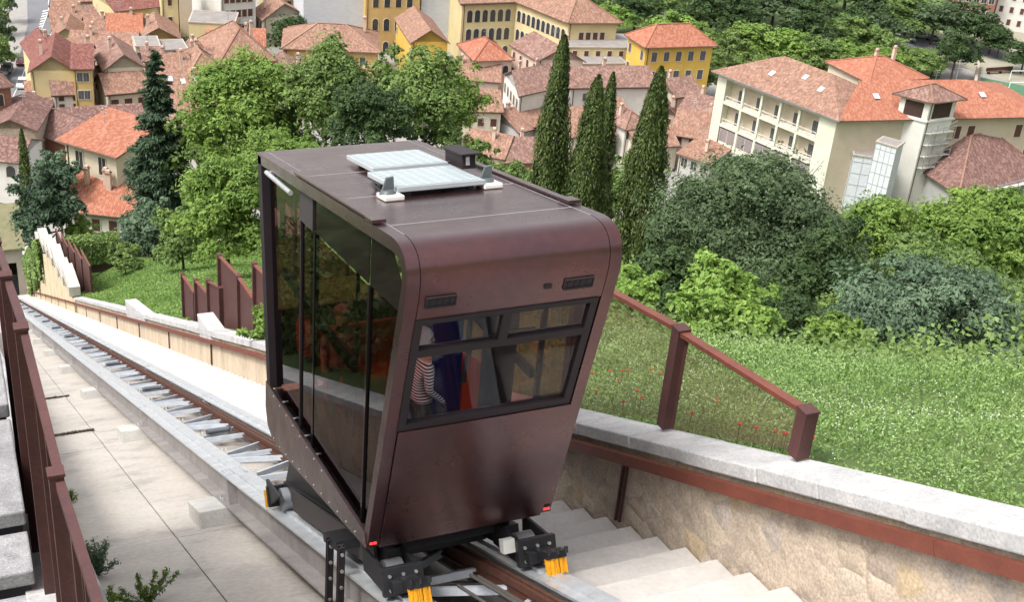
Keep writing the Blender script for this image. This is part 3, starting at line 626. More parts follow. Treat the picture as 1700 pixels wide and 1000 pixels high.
# sides: frame band, skirt, glazing
BOT = [(9.455, -8.185), (11.2, -8.755), (12.75, -9.27), (13.15, -9.36), (13.42, -9.30), (13.52, -9.08), (13.50, -8.69)]
def band(m_, outer, inner, xa, xb, m=0):
    n = len(outer)
    for i in range(n-1):
        q = [(xa, *outer[i]), (xa, *outer[i+1]), (xa, *inner[i+1]), (xa, *inner[i])]
        m_.prism(q, (xb-xa, 0, 0), m)
GX = 0.085
for X0, sgn, nm in ((XL, 1, 'left'), (XR, -1, 'right')):
    xo, xi = X0+0.001*sgn, X0+0.14*sgn
    # reveal frame round the glass, following roof, bend and front
    off = []
    base = full[:3] + BEND + [tuple(fa_+dd*s) for s in (0.5, 1.2, 2.0, 2.8, S_BOT-0.02)]
    ns = normals(base); inner = []
    for i, (p, k) in enumerate(zip(base, ns)):
        k = k if k[1] < 0 or i > 5 else -k
        inner.append(None)
    inner = []
    cen = np.array([11.5, -7.0])
    for p, k in zip(base, ns):
        if np.dot(k, cen-np.array(p)) < 0: k = -k
        inner.append(tuple(np.array(p)+k*0.125))
    base_in = []
    for p, k in zip(base, ns):
        if np.dot(k, cen-np.array(p)) < 0: k = -k
        base_in.append(tuple(np.array(p)+k*0.028))
    m_ = MB(); band(m_, base_in, inner, xo, xi); m_.build('side_frame', CABM, car)
    m_ = MB(); m_.prism([(xo, 13.86, roofz(13.86)-.03), (xo, 13.70, roofz(13.70)-.03), (xo, 13.32, -8.7), (xo, 13.49, -8.7)], (xi-xo, 0, 0)); m_.build('end_pillar', CABDK, car)
    top_line = lambda Y: -8.69 + (-8.08+8.69)*(13.49-Y)/(13.49-9.80)
    sk = [(xo-0.012*sgn, 9.50, top_line(9.5))] + [(xo-0.012*sgn, *q) for q in BOT]
    m_ = MB(); m_.prism(sk, (0.03*sgn, 0, 0)); sko = m_.build('skirt', CABM, car)
    bm_ = MB()
    for q in np.arange(9.8, 13.2, 0.30):
        zz = np.interp(q, [p[0] for p in BOT[:4]], [p[1] for p in BOT[:4]])+0.055; c = np.array([xo-0.012*sgn, q, zz])
        bm_.tube([c, c-np.array([0.008*sgn, 0, 0])], 0.010, n=6)
        zz = top_line(q)-0.05
        if q > 10.9: c = np.array([xo-0.012*sgn, q, zz]); bm_.tube([c, c-np.array([0.008*sgn, 0, 0])], 0.010, n=6)
    tag(bm_.build('bolt_row', BOLT, sko), kind='stuff')
    m_ = MB(); m_.prism([(xo+0.025*sgn, 13.45, -8.80), (xo+0.025*sgn, 9.7, -8.16), (xo+0.025*sgn, 9.7, -8.22), (xo+0.025*sgn, 13.45, -9.0)], (0.16*sgn, 0, 0)); lo = m_.build('sill_ledge', BLACK, car)
    for q in (12.95, 12.45, 11.95, 11.45):
        m_ = MB(); m_.box((min(xo+.03*sgn, xo+.09*sgn), q-0.012, top_line(q)-0.09), (max(xo+.03*sgn, xo+.09*sgn), q+0.012, top_line(q)-0.075)); m_.build('sill_bracket', BOLT, lo)
    hd = lambda Y: -5.88 + (-5.48+5.88)*(12.15-Y)/(12.15-9.84)
    def slab(name, pts, xa, th, mt): q = MB(); q.prism([(xa, *p) for p in pts], (th*sgn, 0, 0)); return q.build(name, mt, car)
    xg = X0+GX*sgn
    rl = lambda Y: roofz(Y)-0.15
    fy = lambda z: 8.68 + (-4.85-z)/0.9741*0.2259 + 0.13
    bl = lambda Y: top_line(Y)-0.10
    slab('header_panel', [(12.20, rl(12.2)), (11.70, rl(11.7)), (11.70, hd(11.7)), (12.20, hd(12.2))], xg-0.03*sgn, 0.02, DARKGREY)
    slab('header_panel', [(11.68, rl(11.68)), (9.90, rl(9.9)), (9.90, hd(9.9)), (11.68, hd(11.68))], xg-0.01*sgn, 0.01, BLKGLASS)
    slab('header_panel', [(9.86, rl(9.86)), (9.33, rl(9.33)), (9.05, -5.05), (9.02, hd(9.02)), (9.86, hd(9.86))], xg-0.01*sgn, 0.01, BLKGLASS)
    slab('side_glass', [(13.62, rl(13.62)), (12.22, rl(12.22)), (12.22, hd(12.22)), (11.70, hd(11.70)), (11.70, bl(11.7)), (13.34, bl(13.34))], xg, 0.008, GLASS_SIDE)
    slab('door_glass', [(11.64, hd(11.64)-.03), (9.90, hd(9.9)-.03), (9.90, bl(9.9)), (11.64, bl(11.64))], xg-0.012*sgn, 0.008, GLASS_SIDE)
    slab('side_glass', [(9.84, hd(9.84)-.02), (9.0, hd(9.0)-.02), (fy(-6.5), -6.5), (fy(-8.0), -8.0), (9.84, bl(9.84))], xg, 0.008, GLASS_SIDE)
    for q, w in ((11.67, 0.055), (9.87, 0.05), (12.2, 0.03)):
        slab('mullion', [(q-w/2, hd(q)-.02), (q+w/2, hd(q)-.02), (q+w/2, bl(q)), (q-w/2, bl(q))], xg-0.02*sgn, 0.05, BLKGLASS if q != 12.2 else CABDK)
    m_ = MB(); m_.beam((xg+0.08*sgn, 13.25, -7.06), (xg+0.08*sgn, 9.86, -6.72), 0.05, 0.10); m_.build('inner_rail', BLACK, car)
    m_ = MB(); m_.tube([(X0-0.03*sgn, 13.30, -5.80), (X0-0.03*sgn, 12.25, -5.60)], 0.028, n=8); m_.box((min(X0-.03*sgn, X0+.05*sgn), 13.2, -5.80), (max(X0-.03*sgn, X0+.05*sgn), 13.24, -5.76)); m_.build('grab_bar', mat('brushed_aluminium', (0.6, 0.6, 0.62), rough=0.35, metal=0.6), car)
    m_ = MB(); m_.beam((X0+.05*sgn, 12.28, roofz(12.28)+0.02), (X0+.05*sgn, 9.62, roofz(9.62)+0.02), 0.075, 0.02); m_.beam((X0+.05*sgn, 9.80, roofz(9.8)+0.03), (X0+.05*sgn, 9.60, roofz(9.6)+0.03), 0.13, 0.03); m_.build('roof_gutter', CABM, car)
# far end
m_ = MB()
for (q0, q1, z0, z1) in ((XL+.14, XR-.14, -6.15, roofz(13.8)-.03), (XL+.14, XR-.14, -8.75, -7.75)): m_.prism([(q0, 13.86-(-5.8-z0)*0.127, z0), (q1, 13.86-(-5.8-z0)*0.127, z0), (q1, 13.86-(-5.8-z1)*0.127, z1), (q0, 13.86-(-5.8-z1)*0.127, z1)], (0, -0.04, 0))
m_.build('lower_end_panel', CABM, car)
m_ = MB(); m_.prism([(XL+.14, 13.62, -7.75), (XR-.14, 13.62, -7.75), (XR-.14, 13.815, -6.15), (XL+.14, 13.815, -6.15)], (0, -0.01, 0)); m_.build('end_glass', GLASS_FRONT, car)
# interior
flz = lambda Y: -7.68 - 0.36*(Y-9.9)
m_ = MB(); m_.prism([(XL+.20, 9.52, flz(9.52)-.05), (XL+.20, 13.35, flz(13.35)-.05), (XL+.20, 13.35, -9.22), (XL+.20, 12.9, -9.25), (XL+.20, 9.58, -8.16)], (XR-XL-.40, 0, 0)); m_.build('floor_box', mat('dark_floor_box', (0.015, 0.014, 0.014), rough=0.7), car)
for q in range(5):
    ya = 9.35+q*0.8; m_ = MB(); m_.box((XL+.17, max(ya, 9.56), flz(ya+0.8)-0.1), (XR-.17, ya+0.8-.01, flz(ya+0.4))); m_.build('floor_step', mat('cabin_floor', (0.10, 0.095, 0.095), rough=0.7, fine=0.1), car)
ORG = mat('orange_laminate', (0.55, 0.075, 0.015), (0.50, 0.065, 0.012), rough=0.4)
for q, (ya, yb) in enumerate(((10.55, 11.4), (11.45, 12.3), (12.35, 13.25))):
    m_ = MB(); m_.prism([(XR-.24, ya, flz(ya)), (XR-.24, yb, flz(yb)), (XR-.24, yb, flz(yb)+0.85), (XR-.24, ya, flz(ya)+0.85)], (0.04, 0, 0)); m_.build('side_panel', ORG, car)
m_ = MB(); m_.box((3.66, 13.18, -8.45), (5.0, 13.22, -7.85)); m_.build('end_panel', ORG, car)
for ya in (12.3,):
    m_ = MB(); m_.box((3.75, ya, flz(ya)-0.1), (4.7, ya+0.42, flz(ya)+0.42)); m_.box((3.75, ya+0.36, flz(ya)+0.42), (4.7, ya+0.42, flz(ya)+1.0)); m_.build('seat', ORG, car, bevel=0.02)
for (xx, yy) in ((3.62, 12.75), (3.66, 11.2), (4.9, 10.4)):
    m_ = MB(); m_.tube([(xx, yy, flz(yy)), (xx, yy, roofz(yy)-0.1)], 0.022, n=8); m_.build('grab_pole', DARKGREY, car)
BLUE = mat('blue_panel', (0.012, 0.03, 0.22), (0.010, 0.02, 0.15), rough=0.5, scale=2)
m_ = MB(); m_.prism([(4.02, 10.35, -5.55), (4.66, 10.35, -5.35), (4.50, 10.35, -5.95), (4.55, 10.35, -7.75), (4.02, 10.35, -7.75)], (0, 0.22, 0)); m_.build('blue_locker', BLUE, car, bevel=0.02)
m_ = MB(); m_.tube([(4.28, 9.75, -6.62), (4.30, 9.75, -6.35), (4.40, 9.75, -6.18), (4.55, 9.75, -6.13), (5.0, 9.75, -6.13)], 0.025, n=8); m_.build('inner_handrail', DARKGREY, car)
m_ = MB(); m_.box((4.62, 10.0, -7.6), (4.94, 10.12, -5.2)); m_.build('door_post', DARKGREY, car)
# roof kit
SOL = mat('solar_frame', (0.42, 0.45, 0.47), rough=0.4)
def solar_material():
    m = bpy.data.materials.new('pale_solar_cells'); m.use_nodes = True; N = m.node_tree.nodes; L = m.node_tree.links; b = N['Principled BSDF']; b.inputs['Roughness'].default_value = 0.25
    g = N.new('ShaderNodeNewGeometry'); br = N.new('ShaderNodeTexBrick'); br.offset = 0; br.inputs['Color1'].default_value = (0.30, 0.36, 0.38, 1); br.inputs['Color2'].default_value = (0.33, 0.39, 0.41, 1); br.inputs['Mortar'].default_value = (0.46, 0.50, 0.51, 1)
    br.inputs['Scale'].default_value = 1.0; br.inputs['Brick Width'].default_value = 0.11; br.inputs['Row Height'].default_value = 0.11; br.inputs['Mortar Size'].default_value = 0.008
    L.new(g.outputs['Position'], br.inputs['Vector']); L.new(br.outputs[0], b.inputs['Base Color']); return m
SOLC = solar_material()
rd = np.array([0, 1, -0.24])/np.linalg.norm([1, .24]); rn = np.array([0, 0.24, 1])/np.linalg.norm([1, .24])
def RP(x, Y, h): return np.array([x, Y, roofz(Y)]) + rn*h
for (xa, xb, ya, yb) in ((3.96, 4.79, 11.72, 12.64), (3.84, 4.74, 10.62, 11.54)):
    m_ = MB(); ln = (yb-ya)*1.028
    m_.obox(RP(xa, ya, 0.05), [xb-xa, 0, 0], rd*ln, rn*0.05, 0); so = m_.build('solar_panel', SOL, car, bevel=0.006)
    m_ = MB(); m_.add([RP(xa+.02, ya+.02, 0.103), RP(xb-.02, ya+.02, 0.103), RP(xb-.02, yb-.02, 0.103), RP(xa+.02, yb-.02, 0.103)], [(0, 1, 2, 3)]); m_.build('cell_sheet', SOLC, so)
    for xx in (xa+.1, xb-.16):
        m_ = MB(); m_.obox(RP(xx, ya+.05, 0.002), [0.06, 0, 0], rd*0.05, rn*0.048); m_.obox(RP(xx, yb-.15, 0.002), [0.06, 0, 0], rd*0.05, rn*0.048); m_.build('panel_foot', BLACK, so)
FINM = mat('grey_fin', (0.10, 0.115, 0.12), rough=0.4)
for (xc, yc) in ((3.76, 10.60), (4.83, 10.74)):
    m_ = MB(); m_.obox(RP(xc-0.1, yc-0.13, 0.002), [0.20, 0, 0], rd*0.26, rn*0.05); ao = m_.build('antenna', mat('white_plastic', (0.75, 0.74, 0.70), rough=0.5), car, bevel=0.012)
    m_ = MB(); m_.tube([RP(xc-.02, yc+.02, 0.052), RP(xc-.02, yc+.02, 0.085)], [0.085, 0.06], n=16)
    m_.prism([RP(xc-.07, yc+.06, 0.08), RP(xc+.05, yc+.06, 0.08), RP(xc+.05, yc+.06, 0.21), RP(xc-.02, yc+.06, 0.20)], (0, -0.03, 0)); m_.build('fin', FINM, ao)
m_ = MB(); m_.obox(RP(4.86, 11.5, 0.05), [0.15, 0, 0], rd*0.5, rn*0.15); m_.obox(RP(4.83, 11.44, 0.20), [0.22, 0, 0], rd*0.62, rn*0.02); bxo = m_.build('camera_box', CABDK, car, bevel=0.005)
m_ = MB(); m_.obox(RP(4.90, 11.494, 0.09), [0.04, 0, 0], rd*0.005, rn*0.09); m_.build('sticker', mat('white_sticker', (0.8, 0.8, 0.78), (0.3, 0.3, 0.3), scale=60), bxo)
m_ = MB(); m_.tube([RP(4.75, 12.0, 0.03), RP(4.80, 11.9, 0.07), RP(4.87, 11.85, 0.08)], 0.012, n=6); m_.tube([RP(3.82, 11.2, 0.03), RP(3.75, 11.1, 0.07), RP(3.72, 10.9, 0.06), RP(3.74, 10.75, 0.03)], 0.012, n=6); m_.build('roof_cable', BLACK, car)
# running gear
m_ = MB()
for X in (3.62, 4.88): m_.obox(TP(X-0.09, 12.35, 0.16), [0.18, 0, 0], 4.6*TRK, 0.22*NRM)
m_.obox(TP(3.7, 12.9, 0.14), [1.1, 0, 0], 0.2*TRK, 0.2*NRM); m_.obox(TP(3.7, 16.4, 0.14), [1.1, 0, 0], 0.2*TRK, 0.2*NRM); m_.obox(TP(3.7, 14, 0.14), [1.1, 0, 0], 0.2*TRK, 0.2*NRM)
m_.prism([TP(3.55, 12.5, 0.3), TP(3.55, 17.0, 0.3), TP(3.55, 16.2, 0.98), TP(3.55, 12.6, 0.55)], (1.4, 0, 0))
m_.build('underframe', BLACK, car)
m_ = MB(); m_.obox(TP(3.46, 12.6, 0.12), [0.03, 0, 0], 3.6*TRK, 0.27*NRM); m_.build('frame_side_plate', mat('brown_grey_plate', (0.045, 0.038, 0.038), rough=0.5, scale=4), car)
WHL = mat('wheel_steel', (0.25, 0.26, 0.28), (0.15, 0.15, 0.16), rough=0.4, metal=0.5)
for X in (3.52, 4.95):
    for a_, nearend in ((12.2, True), (16.75, False)):
        m_ = MB(); s_ = -1 if nearend else 1
        for xx in (-0.19, 0.15): m_.prism([TP(X+xx, a_-0.32*s_*-1, 0.06), TP(X+xx, a_-0.34, 0.30), TP(X+xx, a_+0.35, 0.42), TP(X+xx, a_+0.40, 0.16)], (0.04, 0, 0))
        m_.obox(TP(X-0.21, a_+s_*0.30-0.05, 0.05), [0.42, 0, 0], 0.08*TRK, 0.28*NRM); m_.obox(TP(X-0.15, a_+s_*0.42-0.06, 0.10), [0.26, 0, 0], 0.14*TRK, 0.12*NRM)
        bo = m_.build('bogie', BLACK, car, bevel=0.006)
        m_ = MB(); m_.tube([TP(X-0.09, a_, 0.175), TP(X+0.09, a_, 0.175)], 0.155, n=20); m_.tube([TP(X-0.1, a_, 0.175), TP(X+0.1, a_, 0.175)], 0.05, n=10); m_.build('wheel', WHL, bo)
        m_ = MB()
        for xx in (-0.14, 0.0, 0.13):
            for hh_ in (0.11, 0.25):
                c = TP(X+xx, a_+s_*0.30+(0.04 if s_ > 0 else -0.05), hh_); m_.tube([c, c+TRK*0.02*s_], 0.018, n=6)
        tag(m_.build('bolts', BOLT, bo), kind='stuff')
        if nearend:
            bx_ = X-0.06; m_ = MB(); m_.obox(TP(bx_-0.01, a_-0.74, 0.19), [0.21, 0, 0], 0.14*TRK, 0.07*NRM); m_.obox(TP(bx_, a_-0.60, 0.13), [0.16, 0, 0], 0.35*TRK, 0.10*NRM)
            for xx in (0.0, 0.095, 0.185): m_.tube([TP(bx_+xx, a_-0.77, 0.24), TP(bx_+xx, a_-0.77, 0.30)], 0.022, n=8)
            br = m_.build('brush_holder', BLACK, bo)
            m_ = MB(); r_ = random.Random(7)
            for q in range(130):
                xx = bx_+0.005+r_.random()*0.185; aa = a_-0.735+r_.random()*0.12; b0 = TP(xx, aa, 0.195); b1 = TP(xx+r_.uniform(-.012, .012), aa+r_.uniform(-.015, .015), 0.022+r_.random()*0.018)
                m_.beam(b0, b1, 0.011, 0.011, up=(1, 0.2, 0))
            tag(m_.build('bristles', YELLOWB, br), kind='stuff')
        else:
            m_ = MB(); m_.obox(TP(X-0.225, a_+0.36, 0.03), [0.03, 0, 0], 0.05*TRK, 0.24*NRM); m_.build('scraper', YELLOWB, bo)
m_ = MB(); m_.obox(TP(4.62, 11.95, 0.20), [0.13, 0, 0], 0.10*TRK, 0.14*NRM); m_.build('sensor_box', mat('grey_white_box', (0.6, 0.6, 0.56), rough=0.5), car)
for aa in (13.6, 13.15):
    m_ = MB(); P = TP(3.22, aa, -0.02)
    m_.box((P[0]-0.035, P[1]-0.035, P[2]-0.50), (P[0]+0.035, P[1]-0.015, P[2]+0.42)); m_.box((P[0]-0.035, P[1]+0.015, P[2]-0.50), (P[0]+0.035, P[1]+0.035, P[2]+0.42)); m_.box((P[0]-0.01, P[1]-0.015, P[2]-0.50), (P[0]+0.015, P[1]+0.015, P[2]+0.42))
    co = m_.build('clamp_bar', CABDK, car)
    m_ = MB()
    for z in (-0.4, -0.1, 0.12, 0.34): m_.tube([(P[0], P[1]-0.035, P[2]+z), (P[0], P[1]-0.055, P[2]+z)], 0.02, n=6)
    tag(m_.build('bolts', BOLT, co), kind='stuff')
m_ = MB(); m_.beam(TP(3.21, 13.4, 0.32), TP(3.62, 13.4, 0.32), 0.55, 0.10, up=NRM); m_.build('clamp_arm', BLACK, car)
m_ = MB(); m_.beam(TP(3.24, 13.8, -0.52), TP(3.28, 12.95, -0.54), 0.10, 0.14); m_.tube([TP(3.26, 13.0, -0.45), TP(3.46, 13.0, -0.45)], 0.12, n=14); m_.build('clamp_foot', BLACK, car)
cab = empty('haul_cables', TP(4.3, 9, 0), 'dark hauling cables running up the track from the cabin', 'cable')
for X, h_ in ((4.34, 0.02), (4.26, 0.05), (4.12, -0.03)):
    m_ = MB(); m_.tube([TP(X, A0, h_), TP(X, 12.0, h_)], 0.019, n=8, smooth=True); m_.build('cable', mat('greasy_cable', (0.06, 0.06, 0.055), (0.10, 0.09, 0.08), rough=0.5, scale=40), cab)

# ------------------------------------------------------------------ passengers
SKIN = mat('skin', (0.50, 0.29, 0.20), (0.45, 0.25, 0.17), rough=0.6, scale=8)
def person(name, label, loc, hgt, face, shirt, trousers, hair, lean=0.0):
    root = empty(name, loc, label, 'person'); k = hgt/1.72
    J = {'pel': (0, 0, .95), 'wst': (0, .01, 1.08), 'chs': (0, .02, 1.28), 'nck': (0, 0, 1.46), 'hd0': (0, -.02, 1.55), 'hd1': (0, -.03, 1.66),
         'lsh': (.17, .02, 1.40), 'lel': (.22, .04, 1.14), 'lwr': (.21, -.10, .93), 'rsh': (-.17, .02, 1.40), 'rel': (-.22, .03, 1.14), 'rwr': (-.20, -.14, .98),
         'lhp': (.09, 0, .90), 'lkn': (.10, -.02, .50), 'lan': (.10, .03, .09), 'ltoe': (.11, -.13, .04), 'rhp': (-.09, 0, .90), 'rkn': (-.10, -.03, .50), 'ran': (-.10, .03, .09), 'rtoe': (-.11, -.13, .04)}
    R_ = {'pel': .13, 'wst': .125, 'chs': .145, 'nck': .055, 'hd0': .075, 'hd1': .085, 'lsh': .065, 'lel': .045, 'lwr': .032, 'rsh': .065, 'rel': .045, 'rwr': .032, 'lhp': .095, 'lkn': .062, 'lan': .042, 'ltoe': .035, 'rhp': .095, 'rkn': .062, 'ran': .042, 'rtoe': .035}
    E_ = [('pel', 'wst'), ('wst', 'chs'), ('chs', 'nck'), ('nck', 'hd0'), ('hd0', 'hd1'), ('chs', 'lsh'), ('lsh', 'lel'), ('lel', 'lwr'), ('chs', 'rsh'), ('rsh', 'rel'), ('rel', 'rwr'), ('pel', 'lhp'), ('lhp', 'lkn'), ('lkn', 'lan'), ('lan', 'ltoe'), ('pel', 'rhp'), ('rhp', 'rkn'), ('rkn', 'ran'), ('ran', 'rtoe')]
    for sd_, s in (('l', 1), ('r', -1)):                     # hands: palm, four fingers, thumb
        w = np.array(J[sd_+'wr']); pm = w+np.array([0, -.03, -.07]); J[sd_+'pm'] = tuple(pm); R_[sd_+'pm'] = .028; E_.append((sd_+'wr', sd_+'pm'))
        for i, (dx, ln) in enumerate(((-.03, .06), (-.01, .07), (.01, .065), (.03, .05))):
            n1, n2 = sd_+'f%da' % i, sd_+'f%db' % i; J[n1] = tuple(pm+np.array([dx, -.01, -ln*.6])); J[n2] = tuple(pm+np.array([dx, .01-.03, -ln*1.1])); R_[n1] = .009; R_[n2] = .008; E_ += [(sd_+'pm', n1), (n1, n2)]
        n1 = sd_+'th'; J[n1] = tuple(pm+np.array([-.045*s, -.03, -.01])); R_[n1] = .010; E_.append((sd_+'pm', n1))
    names = list(J); idx = {n: i for i, n in enumerate(names)}
    me_ = bpy.data.meshes.new(name); me_.from_pydata([tuple(k*np.array(J[n])) for n in names], [(idx[a_], idx[b_]) for a_, b_ in E_], [])
    o = link_mesh('body', me_, root); o.rotation_euler = (lean, 0, face)
    md = o.modifiers.new('skin', 'SKIN'); sv = me_.skin_vertices[0].data
    for i, n in enumerate(names): sv[i].radius = (R_[n]*k, R_[n]*k); sv[i].use_root = (n == 'pel')
    md.use_smooth_shade = True; s2 = o.modifiers.new('sub', 'SUBSURF'); s2.levels = 1; s2.render_levels = 2
    # clothes by height bands on the one continuous body
    m = bpy.data.materials.new(name+'_clothes'); m.use_nodes = True; N = m.node_tree.nodes; L = m.node_tree.links; b = N['Principled BSDF']; b.inputs['Roughness'].default_value = 0.8
    tc = N.new('ShaderNodeTexCoord'); sp = N.new('ShaderNodeSeparateXYZ'); L.new(tc.outputs['Object'], sp.inputs[0])
    cr = N.new('ShaderNodeValToRGB'); cr.color_ramp.interpolation = 'CONSTANT'; e = cr.color_ramp.elements; mrn = N.new('ShaderNodeMapRange'); mrn.inputs[2].default_value = 2.0*k; L.new(sp.outputs[2], mrn.inputs[0]); L.new(mrn.outputs[0], cr.inputs[0])
    e[0].position = 0; e[0].color = (0.03, 0.03, 0.03, 1); e[1].position = 0.04; e[1].color = (*trousers, 1)
    q = e.new(0.475); q.color = (*shirt, 1); q = e.new(0.725); q.color = (0.50, 0.29, 0.20, 1)
    outc = cr.outputs[0]
    if name.endswith('striped') or 'striped' in label:
        wv = N.new('ShaderNodeMath'); wv.operation = 'MULTIPLY'; wv.inputs[1].default_value = 32; L.new(sp.outputs[2], wv.inputs[0]); fr = N.new('ShaderNodeMath'); fr.operation = 'FRACT'; L.new(wv.outputs[0], fr.inputs[0])
        gt = N.new('ShaderNodeMath'); gt.operation = 'GREATER_THAN'; gt.inputs[1].default_value = 0.5; L.new(fr.outputs[0], gt.inputs[0])
        up = N.new('ShaderNodeMath'); up.operation = 'GREATER_THAN'; up.inputs[1].default_value = 0.95*k; L.new(sp.outputs[2], up.inputs[0]); u2 = N.new('ShaderNodeMath'); u2.operation = 'LESS_THAN'; u2.inputs[1].default_value = 1.45*k; L.new(sp.outputs[2], u2.inputs[0])
        a1 = N.new('ShaderNodeMath'); a1.operation = 'MULTIPLY'; L.new(gt.outputs[0], a1.inputs[0]); L.new(up.outputs[0], a1.inputs[1]); a2 = N.new('ShaderNodeMath'); a2.operation = 'MULTIPLY'; L.new(a1.outputs[0], a2.inputs[0]); L.new(u2.outputs[0], a2.inputs[1])
        mx = N.new('ShaderNodeMix'); mx.data_type = 'RGBA'; mx.inputs[7].default_value = (0.02, 0.02, 0.04, 1); L.new(a2.outputs[0], mx.inputs[0]); L.new(outc, mx.inputs[6]); outc = mx.outputs[2]
    L.new(outc, b.inputs['Base Color']); me_.materials.append(m)
    hb = bmesh.new(); bmesh.ops.create_uvsphere(hb, u_segments=14, v_segments=10, radius=0.112*k)
    for v in hb.verts:
        if v.co.y < -0.02*k and v.co.z < 0.03*k: v.co.y = -0.02*k
        v.co.z *= 1.1
    hm = bpy.data.meshes.new('hair'); hb.to_mesh(hm); hb.free(); hm.materials.append(mat('hair_'+name+str(int(hair[0]*1000)), hair, rough=0.7, scale=30))
    for p_ in hm.polygons: p_.use_smooth = True
    h = link_mesh('hair', hm, o); h.location = (0, 0.005, 1.66*k)
    fb_ = MB()
    for xx in (-.032, .032): fb_.box((xx-.010, -.125, 1.625), (xx+.010, -.112, 1.638))
    fb_.box((-.022, -.122, 1.565), (.022, -.112, 1.573), 1)
    fb_.prism([(-.012, -.112, 1.59), (.012, -.112, 1.59), (0, -.112, 1.63)], (0, -.022, 0), 2)
    fb_.v = [tuple(k*np.array(v)) for v in fb_.v]; fm = fb_.mesh('face', [BLACK, mat('lip', (0.35, 0.12, 0.10)), SKIN]); link_mesh('face', fm, o)
    return root
def stand(px_, X, label, top, face, shirt, trousers, hair):
    P = onX(*px_, X); Y = P[1]; Y = min(Y, 12.85); fz = flz(0.8*math.floor((Y-9.35)/0.8)+9.75); z = onX(*top, X)[2]
    h_ = min(1.85, max(1.5, z-fz)); return person('person', label, (X, Y, fz), h_, face, shirt, trousers, hair)
P_ = F(3.62, 1.2, -0.75)
person('person', 'passenger in a striped navy and white shirt behind the front window', (3.86, 9.80, flz(9.75)), 1.60, radians(100), (0.70, 0.70, 0.72), (0.02, 0.02, 0.03), (0.62, 0.60, 0.58))
stand((489, 560), 3.58, 'passenger in a pink shirt by the far side window', (488, 494), radians(90), (0.70, 0.32, 0.34), (0.05, 0.06, 0.12), (0.10, 0.06, 0.04))
stand((568, 560), 3.72, 'passenger in a pale grey shirt behind the door glass', (560, 498), radians(-20), (0.55, 0.55, 0.56), (0.04, 0.04, 0.05), (0.55, 0.52, 0.5))
# ------------------------------------------------------------------ vegetation
def quads_mesh(name, C, NR, ln, wd, tone, mt, rg, axis=None):
    n = len(C); NR = NR/np.maximum(np.linalg.norm(NR, axis=1, keepdims=True), 1e-6)
    if axis is None:
        rv = rg.normal(size=(n, 3)); t = rv - (rv*NR).sum(1, keepdims=True)*NR
    else: t = axis - (axis*NR).sum(1, keepdims=True)*NR
    t /= np.maximum(np.linalg.norm(t, axis=1, keepdims=True), 1e-6); b = np.cross(NR, t)
    ln = np.broadcast_to(ln, (n,))[:, None]; wd = np.broadcast_to(wd, (n,))[:, None]
    sag = -0.15*ln*np.array([[0, 0, 1.0]])
    V = np.stack([C-t*ln*.5, C+b*wd*.5+t*ln*.08, C+t*ln*.5+sag, C-b*wd*.5+t*ln*.08], 1).reshape(-1, 3).astype(np.float32)
    me_ = bpy.data.meshes.new(name); me_.vertices.add(4*n); me_.vertices.foreach_set('co', V.ravel())
    me_.loops.add(4*n); me_.loops.foreach_set('vertex_index', np.arange(4*n, dtype=np.int32))
    me_.polygons.add(n); me_.polygons.foreach_set('loop_start', np.arange(0, 4*n, 4, dtype=np.int32))
    at = me_.attributes.new('tone', 'FLOAT', 'POINT'); at.data.foreach_set('value', np.repeat(tone.astype(np.float32), 4))
    me_.materials.append(mt); me_.update(calc_edges=True); return me_
def unit(rg, n): v = rg.normal(size=(n, 3)); return v/np.linalg.norm(v, axis=1, keepdims=True)
def crown_broad(rg, n, rx, rz, lobes, lf, droop=0.0, tight=0.62):
    """irregular crown of many leafy boughs; centre at origin, half width rx, half height rz"""
    d = unit(rg, lobes); d[:, 2] = np.where(d[:, 2] < -0.6, -d[:, 2], d[:, 2])
    big = unit(rg, 5); bulge = 0.80 + 0.22*np.clip((d @ big.T).max(1), 0, 1) + rg.uniform(-0.14, 0.12, lobes)   # uneven outline
    lr = rg.uniform(0.13, 0.30, lobes)*rg.choice([1.0, 1.25, 0.7], lobes)
    rad = np.where(rg.random(lobes) < 0.7, bulge-lr, rg.uniform(0.15, 0.6, lobes))
    cen = d*rad[:, None]; cen = np.vstack([cen, 0.25*unit(rg, 3)]); lr = np.append(lr, [0.40, 0.36, 0.34]); K = lobes+3
    tone0 = rg.uniform(0, 0.4, K); flat = rg.uniform(0.55, 0.95, K); w = lr**1.7; pick = rg.choice(K, n, p=w/w.sum())
    k = max(1, n//8); cu = unit(rg, k); cu[:, 2] = np.where(cu[:, 2] < -0.35, -cu[:, 2], cu[:, 2]); cp = rg.choice(K, k, p=w/w.sum()); grp = rg.integers(0, k, n)
    cr = np.where(rg.random(k) < 0.18, rg.uniform(1.1, 1.6, k), np.where(rg.random(k) < 0.7, rg.uniform(0.8, 1.08, k), rg.uniform(0.2, 0.8, k)))
    pick = cp[grp]; u = cu[grp] + 0.22*unit(rg, n); u /= np.linalg.norm(u, axis=1, keepdims=True)
    sq = np.stack([np.ones(n), np.ones(n), flat[pick]], 1)
    C = (cen[pick] + u*(lr[pick]*cr[grp]*rg.uniform(.9, 1.1, n))[:, None]*sq) * np.array([rx, rx, rz])
    NR = u*0.8 + rg.normal(scale=0.5, size=(n, 3)) + np.array([0, 0, 0.55])
    tone = np.clip(tone0[pick]*1.1 + 0.3*rg.random(k)[grp] + rg.random(n)*0.35 - 0.05, 0, 1)
    sz_ = rg.uniform(0.45, 1.0, n)+0.9*(rg.random(k)**3)[grp]
    return C, NR, lf*sz_*1.15, lf*sz_*rg.uniform(0.4, 0.75, n), tone, None
